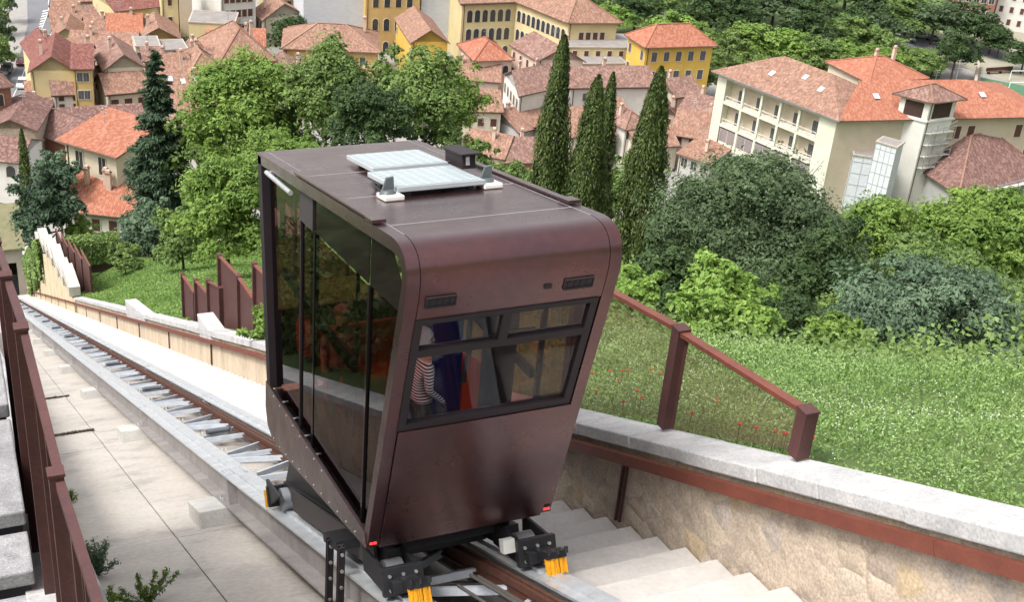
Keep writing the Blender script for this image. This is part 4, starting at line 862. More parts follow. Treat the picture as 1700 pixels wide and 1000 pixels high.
def crown_cypress(rg, n, R, hgt, lf):
    ks = 110; ka = rg.uniform(0, 2*pi, ks); kt = rg.random(ks)**0.9; kr = rg.uniform(0.72, 1.25, ks); pk = rg.integers(0, ks, n); near = rg.random(n) < 0.8
    ang = np.where(near, ka[pk]+rg.normal(scale=0.22, size=n), rg.uniform(0, 2*pi, n)); t = np.where(near, np.clip(kt[pk]+rg.normal(scale=0.05, size=n), 0, 1), rg.random(n))
    prof = np.minimum(1, ((1-t)*1.25)**0.62)*np.minimum(1, 0.7+t*2.5)+0.03
    r = R*prof*np.where(near, kr[pk], 0.9)*rg.uniform(0.75, 1.08, n)
    wob = 0.10*R*np.sin(t*5+1)
    C = np.stack([r*np.cos(ang)+wob, r*np.sin(ang), t*hgt], 1); NR = np.stack([np.cos(ang), np.sin(ang), rg.normal(scale=.3, size=n)], 1)+rg.normal(scale=.35, size=(n, 3))
    ax = np.tile([0, 0, 1.0], (n, 1))+rg.normal(scale=.25, size=(n, 3))
    return C, NR, lf*rg.uniform(1.0, 2.2, n), lf*rg.uniform(0.35, 0.7, n), np.clip(rg.random(n)*0.7+0.6*(kr[pk]-0.8), 0, 1), ax
def crown_spruce(rg, n, R, hgt, lf):
    nb = 340; bt = np.sort(rg.random(nb)**1.15); ba = rg.uniform(0, 2*pi, nb); bl = R*((1-bt)**0.75)*rg.uniform(0.5, 1.12, nb)+0.25
    pk = rg.choice(nb, n, p=(bl/bl.sum())); s = rg.random(n)**0.7; spread = 0.22*bl[pk]*(1-s*0.55)
    lat = rg.normal(scale=1, size=n)*spread; x = s*bl[pk]
    C = np.stack([x*np.cos(ba[pk])-lat*np.sin(ba[pk]), x*np.sin(ba[pk])+lat*np.cos(ba[pk]), bt[pk]*hgt - 0.10*x*x/np.maximum(bl[pk], .5)*1.6 + 0.12*x - rg.random(n)*0.22*R*(1-bt[pk])], 1)
    NR = np.tile([0, 0, 1.0], (n, 1))+rg.normal(scale=.45, size=(n, 3)); ax = np.stack([np.cos(ba[pk]), np.sin(ba[pk]), -0.35*np.ones(n)], 1)+rg.normal(scale=.35, size=(n, 3))
    return C, NR, lf*rg.uniform(0.9, 1.9, n), lf*rg.uniform(0.3, 0.6, n), np.clip(0.2+rg.random(n)*.6+0.3*(s-.5), 0, 1), ax
def limbs(m_, hgt, r0, cb, rx, seed, n=6, top=0.8):
    r = random.Random(seed); lean = (r.uniform(-.04, .04)*hgt, r.uniform(-.04, .04)*hgt)
    m_.tube([(0, 0, -0.4), (lean[0]*.3, lean[1]*.3, hgt*.3), (lean[0], lean[1], hgt*top)], [r0, r0*.75, r0*.2], n=7)
    for i in range(n):
        t = r.uniform(cb, top*.85); a_ = r.uniform(0, 2*pi); L_ = rx*r.uniform(.5, .9); b0 = np.array([lean[0]*t/top, lean[1]*t/top, hgt*t]); d = np.array([cos(a_), sin(a_), r.uniform(.3, .9)])
        m_.tube([b0, b0+d*L_*.5, b0+d*L_+np.array([0, 0, .1*L_])], [r0*.4, r0*.25, r0*.06], n=5, cap=False)
TREE_GROUPS = {}
def tree(name, label, pxc, top, Y, wpx, kind, leaf, n, bottom=None, lf_px=7.0, cat='tree', lobes=26, seed=None, zbase=None, group=None):
    Pt = onY(pxc, top, Y); X = Pt[0]; zb = gz(X, Y) if zbase is None else zbase; hgt = max(1.0, Pt[2]-zb); dist = np.linalg.norm(Pt)
    R = wpx/FPX*dist/2*(1.0 if kind in ('cypress', 'spruce') else 1.08); lf = lf_px*0.8/FPX*dist; n = int(n*1.35); seed = seed or (int(pxc)*7+int(top)) ; rg = np.random.default_rng(seed)
    root = empty(name, (X, Y, zb), label, cat, group)
    if kind == 'cypress':
        D = crown_cypress(rg, n, R, hgt*0.99, lf); off = 0.0
    elif kind == 'spruce':
        D = crown_spruce(rg, n, R, hgt*0.93, lf); D[0][:, 2] += hgt*0.07
    else:
        cbz = zb + hgt*0.12 if bottom is None else onY(pxc, bottom, Y)[2]
        cbz = min(max(cbz, zb-0.02*hgt), Pt[2]-0.3*hgt*0.2-0.3); rz = (Pt[2]-cbz)/2; D = crown_broad(rg, n, R*0.98, rz*0.98, lobes, lf)
        D[0][:, 2] += (cbz-zb)+rz
        q = D[0][:, 2]; D[0][:, 2] = np.maximum(q, 0.02)
    me_ = quads_mesh('crown', D[0], D[1], D[2], D[3], D[4], LEAF[leaf], rg, D[5])
    link_mesh('crown', me_, root)
    m_ = MB(); limbs(m_, hgt, max(0.03, hgt*0.018), 0.25, R, seed, 0 if kind in ('cypress', 'spruce') else 7, 0.3 if kind == 'cypress' else 0.85 if kind == 'spruce' else 0.7)
    me2 = m_.mesh('trunk', BARK); link_mesh('trunk', me2, root)
    return root
# garden and slope, left and middle
tree('spruce_tree', 'tall dark green spruce right of the red roofed house', 256, 84, 120, 150, 'spruce', 'spruce', 44000, lf_px=7)
tree('cedar_tree', 'bluish dark conifer spreading beside the bottom station', 66, 272, 128, 118, 'broad', 'spruce', 16000, bottom=425, lf_px=7, lobes=34)
tree('cypress_tree', 'small slim cypress standing before the church apse', 36, 213, 165, 34, 'cypress', 'cypress', 5000, lf_px=5)
tree('shrub', 'rounded olive green shrub left of the red roofed house', 92, 250, 152, 74, 'broad', 'olive', 6000, bottom=320, lf_px=6, cat='shrub')
tree('thuja_bush', 'yellow green conical bush below the red roofed house', 133, 360, 128, 54, 'broad', 'light', 5000, bottom=412, lf_px=5, cat='bush', lobes=18)
tree('laurel_bush', 'grey green bush at the upper end of the lawn', 250, 326, 105, 86, 'broad', 'olive', 10000, bottom=455, lf_px=7, cat='bush')
tree('garden_bush', 'low green bush at the edge of the lawn', 205, 400, 98, 60, 'broad', 'mid', 5000, bottom=452, lf_px=6, cat='bush')
tree('broadleaf_tree', 'dense bright green tree between the lawn and the cabin', 375, 250, 72, 180, 'broad', 'light', 36000, bottom=500, lf_px=8, lobes=46)
tree('broadleaf_tree', 'tall light green tree above the left roof edge of the cabin', 400, 85, 112, 190, 'broad', 'light', 30000, bottom=330, lf_px=7, lobes=44)
tree('broadleaf_tree', 'tall mid green tree in the middle of the tree row behind the cabin', 545, 58, 108, 160, 'broad', 'mid', 28000, bottom=300, lf_px=7, lobes=40)
tree('broadleaf_tree', 'wide green tree rising behind the far end of the cabin roof', 695, 64, 104, 200, 'broad', 'mid', 30000, bottom=320, lf_px=7, lobes=46)
tree('broadleaf_tree', 'darker green tree filling the gap behind the cabin roof', 620, 120, 98, 150, 'broad', 'dark', 18000, bottom=300, lf_px=7, lobes=30)
tree('broadleaf_tree', 'shady green tree below the light green one', 330, 160, 118, 130, 'broad', 'mid', 14000, bottom=340, lf_px=7, lobes=26)
tree('young_tree', 'yellow green young tree just behind the cabin roof', 490, 222, 60, 120, 'broad', 'light', 8000, bottom=300, lf_px=8, lobes=20)
tree('broadleaf_tree', 'small green tree right of the cabin roof', 800, 228, 90, 80, 'broad', 'mid', 8000, bottom=330, lf_px=7, lobes=20)
# cypresses
tree('cypress_tree', 'leftmost of the tall cypresses right of the cabin', 939, 55, 66, 70, 'cypress', 'cypress', 22000, lf_px=6)
tree('cypress_tree', 'stout cypress in the middle of the cypress row', 996, 122, 60, 78, 'cypress', 'cypress', 18000, lf_px=6)
tree('cypress_tree', 'slim cypress touching the stout middle one', 1020, 118, 64, 50, 'cypress', 'cypress', 13000, lf_px=6)
tree('cypress_tree', 'rightmost tall cypress standing alone', 1100, 108, 58, 80, 'cypress', 'cypress', 26000, lf_px=6)
tree('cypress_tree', 'short cypress at the foot of the leftmost tall one', 966, 228, 67, 48, 'cypress', 'cypress', 9000, lf_px=6)
tree('broadleaf_tree', 'green tree between the middle and the right cypress', 1042, 232, 70, 86, 'broad', 'mid', 12000, bottom=420, lf_px=7)
tree('broadleaf_tree', 'shadowed green tree low behind the cypresses', 905, 270, 72, 90, 'broad', 'mid', 9000, bottom=420, lf_px=7)
# right-hand slope
tree('holm_oak', 'very large dense grey green tree in the middle of the slope', 1272, 268, 46, 345, 'broad', 'grey', 60000, bottom=560, lf_px=7, lobes=80)
tree('holm_oak', 'dark tree between the right cypress and the large grey green tree', 1150, 300, 50, 120, 'broad', 'dark', 16000, bottom=520, lf_px=7)
tree('broadleaf_tree', 'dark green tree right of the large grey green tree', 1400, 355, 40, 150, 'broad', 'dark', 18000, bottom=570, lf_px=8)
tree('broadleaf_tree', 'fresh green tree in front of the scaffolded roof', 1485, 318, 45, 220, 'broad', 'light', 30000, bottom=520, lf_px=7, lobes=44)
tree('broadleaf_tree', 'fresh green tree at the right edge of the slope', 1650, 305, 43, 220, 'broad', 'light', 30000, bottom=500, lf_px=8, lobes=44)
tree('broadleaf_tree', 'mid green tree behind the olive bush', 1570, 372, 36, 180, 'broad', 'mid', 18000, bottom=520, lf_px=8)
tree('olive_bush', 'large grey green olive bush at the right edge above the meadow', 1570, 432, 25, 310, 'broad', 'olive', 46000, bottom=660, lf_px=9, cat='bush', lobes=60)
tree('sapling', 'bright green sapling at the edge of the meadow', 1212, 428, 23, 190, 'broad', 'lime', 9000, bottom=590, lf_px=12, cat='sapling', lobes=26)
tree('sapling', 'small bright green sapling beside the cabin corner', 1066, 438, 26, 100, 'broad', 'lime', 4200, bottom=540, lf_px=11, cat='sapling', lobes=16)
tree('shrub', 'low dark shrub under the large grey green tree', 1310, 480, 30, 170, 'broad', 'dark', 12000, bottom=610, lf_px=8, cat='shrub')
tree('shrub', 'low bright weeds beside the olive bush', 1390, 520, 22, 120, 'broad', 'light', 5000, bottom=620, lf_px=9, cat='shrub')
tree('broadleaf_tree', 'green tree left of the wide tree behind the cabin', 470, 100, 114, 130, 'broad', 'mid', 16000, bottom=330, lf_px=7, lobes=36)
tree('broadleaf_tree', 'loose green tree with gaps near the street behind the cabin', 765, 96, 110, 110, 'broad', 'light', 9000, bottom=300, lf_px=6, lobes=34)
tree('broadleaf_tree', 'fresh green tree lower left of the cabin roof', 450, 205, 78, 130, 'broad', 'light', 14000, bottom=420, lf_px=7, lobes=34)
tree('broadleaf_tree', 'dark green tree under the spruce', 300, 330, 86, 110, 'broad', 'mid', 12000, bottom=470, lf_px=7, lobes=34)
tree('broadleaf_tree', 'green tree half hidden by the right roof edge of the cabin', 850, 262, 84, 90, 'broad', 'mid', 9000, bottom=420, lf_px=7, lobes=30)
tree('broadleaf_tree', 'low green tree hidden behind the cabin roof', 700, 270, 70, 150, 'broad', 'mid', 9000, bottom=480, lf_px=8, lobes=30)
tree('broadleaf_tree', 'low green tree behind the middle of the cabin', 580, 290, 66, 160, 'broad', 'mid', 9000, bottom=500, lf_px=8, lobes=30)
tree('shrub', 'dark undergrowth bush at the foot of the right cypress', 1120, 400, 44, 120, 'broad', 'dark', 12000, bottom=540, lf_px=8, cat='shrub')
tree('shrub', 'green undergrowth bush between sapling and olive bush', 1440, 470, 33, 150, 'broad', 'mid', 12000, bottom=610, lf_px=8, cat='shrub')
rg = np.random.default_rng(900); n = 30000; Y = rg.uniform(11, 70, n); X = -0.55-rg.random(n)**1.3*4.5; hh_ = 1.5+0.7*np.sin(Y*.7)+0.4*np.sin(Y*1.9)+0.35*np.abs(X)     # unseen hedge added on the left to darken the cabin glass reflection
C = np.stack([X+0.15*np.sin(Y*1.1), Y, ground_z(X, Y)+rg.random(n)*hh_], 1); r0_ = empty('reflection_hedge', (-2, 20, gz(-2, 20)), 'unseen dark hedge added on the left to darken the cabin glass reflection', 'hedge')
link_mesh('foliage', quads_mesh('foliage', C-np.array([-2, 20, gz(-2, 20)]), rg.normal(size=(n, 3))+np.array([.6, -.3, .6]), 0.28, 0.18, rg.random(n), LEAF['dark'], rg), r0_)
# undergrowth covering the wooded slope
rg = np.random.default_rng(55); n = 150000; X = 13.6+62*rg.random(n)**1.25; Y = 5+125*rg.random(n)**1.35; lawn_ = (Y > 42) & (X < 24); X = np.where(lawn_, X+16, X); bm2 = 0.5+0.5*np.sin(X*.8+1.3*np.sin(Y*.35))*np.cos(Y*.6+X*.2); C = np.stack([X, Y, ground_z(X, Y)+rg.random(n)*(0.25+1.3*bm2)], 1)
me_ = quads_mesh('undergrowth', C, np.tile([0, 0, 1.0], (n, 1))+rg.normal(scale=.7, size=(n, 3)), 0.03+0.0042*np.sqrt((C**2).sum(1)), 0.02+0.0026*np.sqrt((C**2).sum(1)), np.clip(rg.random(n)*.6+.4*bm2, 0, 1), LEAF['mid'], rg); tag(link_mesh('undergrowth', me_), 'tangled green undergrowth below the trees on the slope', 'undergrowth', kind='stuff')
# hedge on the lawn
rg = np.random.default_rng(2); A_, B_ = onZ(118, 415, gz(11, 110)), onZ(200, 415, gz(14, 110)); Yh = 112
c0 = onY(112, 430, Yh); c1 = onY(198, 428, Yh); n = 14000
hc = np.stack([rg.uniform(c0[0], c1[0], n), Yh+rg.uniform(-.8, .8, n), rg.random(n)], 1); zt_ = onY(150, 396, Yh)[2]; zb_ = onY(150, 432, Yh)[2]
face = rg.random(n); hc[:, 1] = np.where(face < .6, Yh-0.8+rg.normal(scale=.06, size=n), hc[:, 1]); hc[:, 2] = np.where(face < .6, zb_+hc[:, 2]*(zt_-zb_), zt_+rg.normal(scale=.08, size=n))
root = empty('hedge', (c0[0], Yh, zb_), 'clipped green hedge at the back of the lawn', 'hedge'); me_ = quads_mesh('foliage', hc-np.array([c0[0], Yh, zb_]), np.where((face < .6)[:, None], [0, -1., .4], [0, 0, 1.])+rg.normal(scale=.5, size=(n, 3)), 0.3, 0.2, rg.random(n), LEAF['mid'], rg); link_mesh('foliage', me_, root)
m_ = MB(); m_.box((c0[0], Yh-.7, zb_-1), (c1[0], Yh+.7, zt_-.15)); m_.build('inner_twigs', BARK, root)
# ivy hanging over the lower wall
rg = np.random.default_rng(8); n = 9000; Yv = rg.uniform(118, 150, n); zt_ = np.interp(Yv, [q[0] for q in zt], [q[1] for q in zt]); dr = rg.random(n)**1.5*(3.5+2.0*np.sin(Yv*.5))
ivC = np.stack([6.75-rg.random(n)*.35, Yv, zt_+0.6-dr], 1); me_ = quads_mesh('ivy', ivC, np.tile([-1., 0, .5], (n, 1))+rg.normal(scale=.5, size=(n, 3)), 0.5, 0.35, rg.random(n), LEAF['mid'], rg)
tag(link_mesh('ivy', me_), 'green ivy hanging over the lower retaining wall', 'ivy', kind='stuff')

# meadow: grass and clover right of the wall
rg = np.random.default_rng(21)
def meadow(n, x0, x1, y0, y1, seed):
    rg = np.random.default_rng(seed); X = x0+(x1-x0)*rg.random(n)**1.15; Y = y0+(y1-y0)*rg.random(n)**1.5; return X, Y
def patch(X, Y): return 0.5+0.25*np.sin(X*1.7+0.6*Y)+0.25*np.sin(Y*1.3-X*0.8+1)
X, Y = meadow(80000, 7.42, 15.5, 2.5, 34, 1); hz = rg.random(len(X))*(0.05+0.08*patch(X, Y))
dry = 0.5+0.5*np.sin(X*1.1+2.2*np.sin(Y*.45))*np.sin(Y*.9+X*.3)
C0 = np.stack([X, Y, ground_z(X, Y)+hz+0.02], 1); T0 = np.clip(rg.random(len(X))*.5+.5*dry, 0, 1)
cx_, cy_ = meadow(1900, 7.6, 15.2, 2.6, 32, 9); nc = len(cx_)                      # clumps of taller herbs
cr_ = rg.uniform(.10, .38, nc)*(1+.8*(np.abs(cx_-12.8) < 1.0)); chh = rg.uniform(.08, .26, nc)*(1+1.1*np.exp(-((cx_-12.9)**2)/1.0)); ct_ = rg.random(nc)
pk = rg.choice(nc, 105000, p=cr_**1.6/(cr_**1.6).sum()); uu = unit(rg, len(pk)); uu[:, 2] = np.abs(uu[:, 2]); rr2 = rg.random(len(pk))**.4
C1 = np.stack([cx_[pk]+uu[:, 0]*cr_[pk]*rr2, cy_[pk]+uu[:, 1]*cr_[pk]*rr2, ground_z(cx_[pk], cy_[pk])+uu[:, 2]*chh[pk]*rr2+.02], 1); T1 = np.clip(ct_[pk]*.75+rg.random(len(pk))*.35, 0, 1)
C = np.vstack([C0, C1]); tn = np.concatenate([T0, T1]); NR = np.vstack([np.tile([0, 0, 1.0], (len(C0), 1)), uu*.7+np.array([0, 0, .5])])+rg.normal(scale=.55, size=(len(C), 3))
dist = np.sqrt((C**2).sum(1)); sz = 0.015+0.0012*dist
me_ = quads_mesh('meadow_herbs', C, NR, sz*rg.uniform(.6, 1.6, len(C)), sz*rg.uniform(.35, .9, len(C)), tn, LEAF['herb'], rg)
tag(link_mesh('meadow_herbs', me_), 'dense clover and herb leaves covering the meadow', 'herbs', kind='stuff')
X, Y = meadow(22000, 7.42, 15.5, 2.5, 34, 2); n = len(X); hb = 0.06+0.14*rg.random(n)*(0.5+patch(X, Y))+0.25*np.exp(-((X-12.8)**2)/1.2)*rg.random(n)
ax = np.tile([0, 0, 1.0], (n, 1))+rg.normal(scale=.35, size=(n, 3)); C = np.stack([X, Y, ground_z(X, Y)+hb*.45], 1); NR = np.concatenate([rg.normal(size=(n, 2)), np.full((n, 1), .2)], 1)
me_ = quads_mesh('meadow_grass', C, NR, hb, 0.010+0.0009*np.sqrt((C**2).sum(1)), rg.random(n), LEAF['grass'], rg, ax); tag(link_mesh('meadow_grass', me_), 'long green grass blades standing in the meadow', 'grass', kind='stuff')
X, Y = meadow(2300, 7.5, 14.0, 3, 26, 3); keep = patch(X*.5, Y*.9) > 0.48; X, Y = X[keep], Y[keep]; n = len(X)
C = np.stack([X, Y, ground_z(X, Y)+0.10+patch(X, Y)*.2+rg.random(n)*.08], 1); me_ = quads_mesh('clover_flowers', C, np.tile([-.3, -.6, 1.0], (n, 1)), 0.017, 0.016, rg.random(n), leaf_mat('white_petal', (0.5, 0.52, 0.42), (0.7, 0.7, 0.62), .2), rg)
tag(link_mesh('clover_flowers', me_), 'tiny white clover flowers sprinkled over the meadow', 'flowers', kind='stuff')
pm = MB(); r_ = random.Random(1)
for q in range(6):
    a_ = q*pi/3; d = np.array([cos(a_), sin(a_), 0]); s_ = np.array([-sin(a_), cos(a_), 0]); pm.add([(0, 0, .30), tuple(d*.016+s_*.015+np.array([0, 0, .315])), tuple(d*.026+np.array([0, 0, .33])), tuple(d*.016-s_*.015+np.array([0, 0, .315]))], [(0, 1, 2, 3)], 0)
pm.tube([(0, 0, 0), (0.005, 0, .15), (0, 0, .30)], 0.004, m=1, n=5)
pmm = pm.mesh('poppy', [mat('poppy_red', (0.62, 0.045, 0.02), (0.5, 0.03, 0.015), rough=0.6), LEAF['grass']])
for (qx, qy) in ((983, 622), (990, 653), (1012, 618), (1026, 634), (1034, 618), (1044, 618), (1081, 617), (1096, 622), (1058, 652), (1064, 665), (1190, 667), (1148, 690), (1227, 717), (1223, 730), (1250, 738), (1283, 737), (1298, 735), (1301, 741), (1349, 731), (1262, 640), (1030, 700)):
    v = ray(qx, qy); k_ = 6.0
    while k_ < 40 and v[2]*k_ > gz(v[0]*k_, v[1]*k_)+0.28: k_ += 0.1
    P = v*max(k_, 7.5/v[0]); o = link_mesh('poppy', pmm, None, (P[0], P[1], gz(P[0], P[1])-0.02), random.Random(qx).uniform(0, 6)); o.scale = (1, 1, 1)
    tag(o, 'red poppy flowering in the meadow behind the mesh fence', 'flower', 'red poppies in the meadow')
# lawn
rg = np.random.default_rng(33); n = 60000; X = rg.uniform(7.4, 26, n); Y = 44+72*rg.random(n); ax = np.tile([0, 0, 1.0], (n, 1))+rg.normal(scale=.5, size=(n, 3)); C = np.stack([X, Y, ground_z(X, Y)+.06], 1)
me_ = quads_mesh('lawn_grass', C, np.concatenate([rg.normal(size=(n, 2)), np.full((n, 1), .5)], 1), 0.22, 0.09, np.clip(rg.random(n)*.6+.4*patch(X*.3, Y*.3), 0, 1), LEAF['grass'], rg, ax); tag(link_mesh('lawn_grass', me_), 'short mown grass of the lawn below the sawtooth fence', 'grass', kind='stuff')
# weeds in the track bed
def weed(name, label, qx, qy, h_, R, n, leaf='olive', d=-0.72, lf=0.05):
    v = ray(qx, qy); P = v*(-(H-d)/np.dot(v, NRM)); rg = np.random.default_rng(qx); root = empty(name, P, label, 'plant')
    st = 14; a_ = rg.uniform(0, 2*pi, st); el = rg.uniform(.5, 1.4, st); pk = rg.integers(0, st, n); s = rg.random(n)**.7
    dr = np.stack([np.cos(a_)*np.cos(el)*R/h_*1.2, np.sin(a_)*np.cos(el)*R/h_*1.2, np.sin(el)], 1); C = dr[pk]*(s*h_)[:, None]+rg.normal(scale=.03*h_+.01, size=(n, 3)); C[:, 2] = np.maximum(C[:, 2], .01)
    link_mesh('leaves', quads_mesh('leaves', C, dr[pk]+rg.normal(scale=.7, size=(n, 3)), lf*1.3, lf*.5, rg.random(n), LEAF[leaf], rg), root)
    m_ = MB()
    for q in range(st): m_.tube([(0, 0, 0), dr[q]*h_*.5, dr[q]*h_], [.008, .006, .003], n=4, cap=False)
    link_mesh('stems', m_.mesh('stems', LEAF['olive']), root); return root
weed('weed', 'feathery green weed growing against the left wall', 163, 955, 0.55, 0.34, 1500, lf=0.04)
weed('weed', 'small green weed on the left wall above the feathery one', 117, 832, 0.25, 0.15, 250, 'mid')
weed('weed', 'wide leafy weed at the bottom edge of the picture', 245, 1006, 0.2, 0.6, 1800, 'light', lf=0.04)
weed('weed', 'small leafy weed at the bottom left beside the fence', 184, 1003, 0.22, 0.2, 500, 'light', lf=0.035)
weed('weed', 'green tuft growing on the wall cap left of the cabin', 430, 560, 0.9, 0.7, 900, 'light', d=1.0, lf=0.16)
for (q, lb) in (((120, 720), 'dark patch of dried moss on the concrete below the fence'), ((86, 662), 'smaller dark patch of dried weeds farther down the concrete')):
    v = ray(*q); P = v*(-(H+0.745)/np.dot(v, NRM)); rg = np.random.default_rng(q[0]); n = 500; C = np.stack([rg.normal(scale=.33, size=n), rg.normal(scale=.07, size=n), np.zeros(n)], 1); C[:, 2] = -C[:, 1]*TS+0.015+.02*rg.random(n)
    C[:, 0] = np.clip(C[:, 0], -.5, .5)
    o = link_mesh('moss_patch', quads_mesh('moss_patch', C, np.tile([0, .4, 1.], (n, 1))+rg.normal(scale=.3, size=(n, 3)), .09, .06, rg.random(n), leaf_mat('dry_moss', (0.05, 0.035, 0.028), (0.11, 0.08, 0.06), .05), rg), None, P); tag(o, lb, 'moss', kind='stuff')
# ------------------------------------------------------------------ town
WCACHE = {}
def win_meshes(style, w, h):
    k = (style, round(w, 2), round(h, 2))
    if k in WCACHE: return WCACHE[k]
    fr = MB(); t = 0.12; pane = MB(); sh = None
    if style == 'arch':
        n = 8; arc = [(cos(pi*i/n)*w/2, h-w/2+sin(pi*i/n)*w/2) for i in range(n+1)]
        outl = [(w/2, 0)] + arc + [(-w/2, 0)]; pane.prism([(x, -0.03, z) for x, z in outl], (0, 0.06, 0))
        oo = [(x*(1+2*t/w), z+(t if z > h/2 else 0)) for x, z in outl]
        for i in range(len(outl)-1):
            fr.prism([(outl[i][0], -0.07, outl[i][1]), (outl[i+1][0], -0.07, outl[i+1][1]), (oo[i+1][0], -0.07, oo[i+1][1]), (oo[i][0], -0.07, oo[i][1])], (0, 0.1, 0))
    else:
        pane.box((-w/2, -0.03, 0), (w/2, 0.03, h))
        fr.box((-w/2-t, -0.07, -0.12), (w/2+t, 0.03, 0)); fr.box((-w/2-t, -0.07, h), (w/2+t, 0.03, h+t)); fr.box((-w/2-t, -0.06, 0), (-w/2, 0.03, h)); fr.box((w/2, -0.06, 0), (w/2+t, 0.03, h))
        if style != 'closed': fr.box((-0.03, -0.05, 0), (0.03, -0.031, h))
    shm = None
    if style in ('brown', 'green', 'grey'):
        sh = MB(); m0 = w/2+0.02
        for s in (-1, 1):
            xa, xb = sorted((s*m0, s*(m0+w*0.5))); sh.box((xa, -0.11, 0), (xb, -0.071, h))
        shm = sh
    if style in ('closed', 'closedg'):
        sh = MB(); sh.box((-w/2, -0.06, 0), (-0.01, -0.031, h)); sh.box((0.01, -0.06, 0), (w/2, -0.031, h)); shm = sh
    sm = {'brown': SHUT_B, 'green': SHUT_G, 'grey': SHUT_K, 'closed': SHUT_B, 'closedg': SHUT_K}.get(style)
    r = (fr.mesh('window', FRAME), pane.mesh('pane', PANE), shm.mesh('shutter', sm) if shm else None)
    WCACHE[k] = r; return r
def put_window(root, P, ex, style, w, h):
    L = wloc(root); rz = math.atan2(ex[1], ex[0]); f_, p_, s_ = win_meshes(style, w, h)
    o = link_mesh('window', f_, root, tuple(np.array(P)-np.array(L)), rz); link_mesh('pane', p_, o)
    if s_: link_mesh('shutter', s_, o)
    return o
def facade(root, O, ex, length, eh, rows, cols, style='brown', w=0.95, h=1.55, top=1.0, storey=3.2, mu=1.2, skip=()):
    out = np.array([ex[1], -ex[0], 0])
    for r in range(rows):
        for c in range(cols):
            if (r, c) in skip: continue
            u = length/2 if cols == 1 else mu + (length-2*mu)*c/(cols-1)
            put_window(root, np.array(O)+ex*u+out*0.025+np.array([0, 0, eh-top-h-r*storey]), ex, style, w, h)
def roof_quads(m_, pts, mt=0):
    """one roof plane; pts[0]->pts[1] runs along the eave; UV in metres"""
    P = [np.array(p, float) for p in pts]; eu = P[1]-P[0]; eu /= np.linalg.norm(eu); nn = np.cross(P[1]-P[0], P[-1]-P[0]); nn /= np.linalg.norm(nn)
    if nn[2] < 0: nn = -nn
    ev = np.cross(nn, eu); uv = [(float(np.dot(p-P[0], eu))+100, float(np.dot(p-P[0], ev))+100) for p in P]; th = np.array([0, 0, -0.22])
    n = len(P); c = np.cross(P[1]-P[0], P[-1]-P[0]); f_ = tuple(range(n)) if c[2] > 0 else tuple(range(n))[::-1]
    m_.add(P, [f_], mt, [[uv[i] for i in f_]]); Q = [p+th for p in P]
    m_.add(Q, [f_[::-1]], 1)
    for i in range(n):
        j = (i+1) % n; m_.add([P[i], P[j], Q[j], Q[i]], [(0, 1, 2, 3)], 1)
EDGE = mat('roof_edge', (0.16, 0.10, 0.08), rough=0.8)
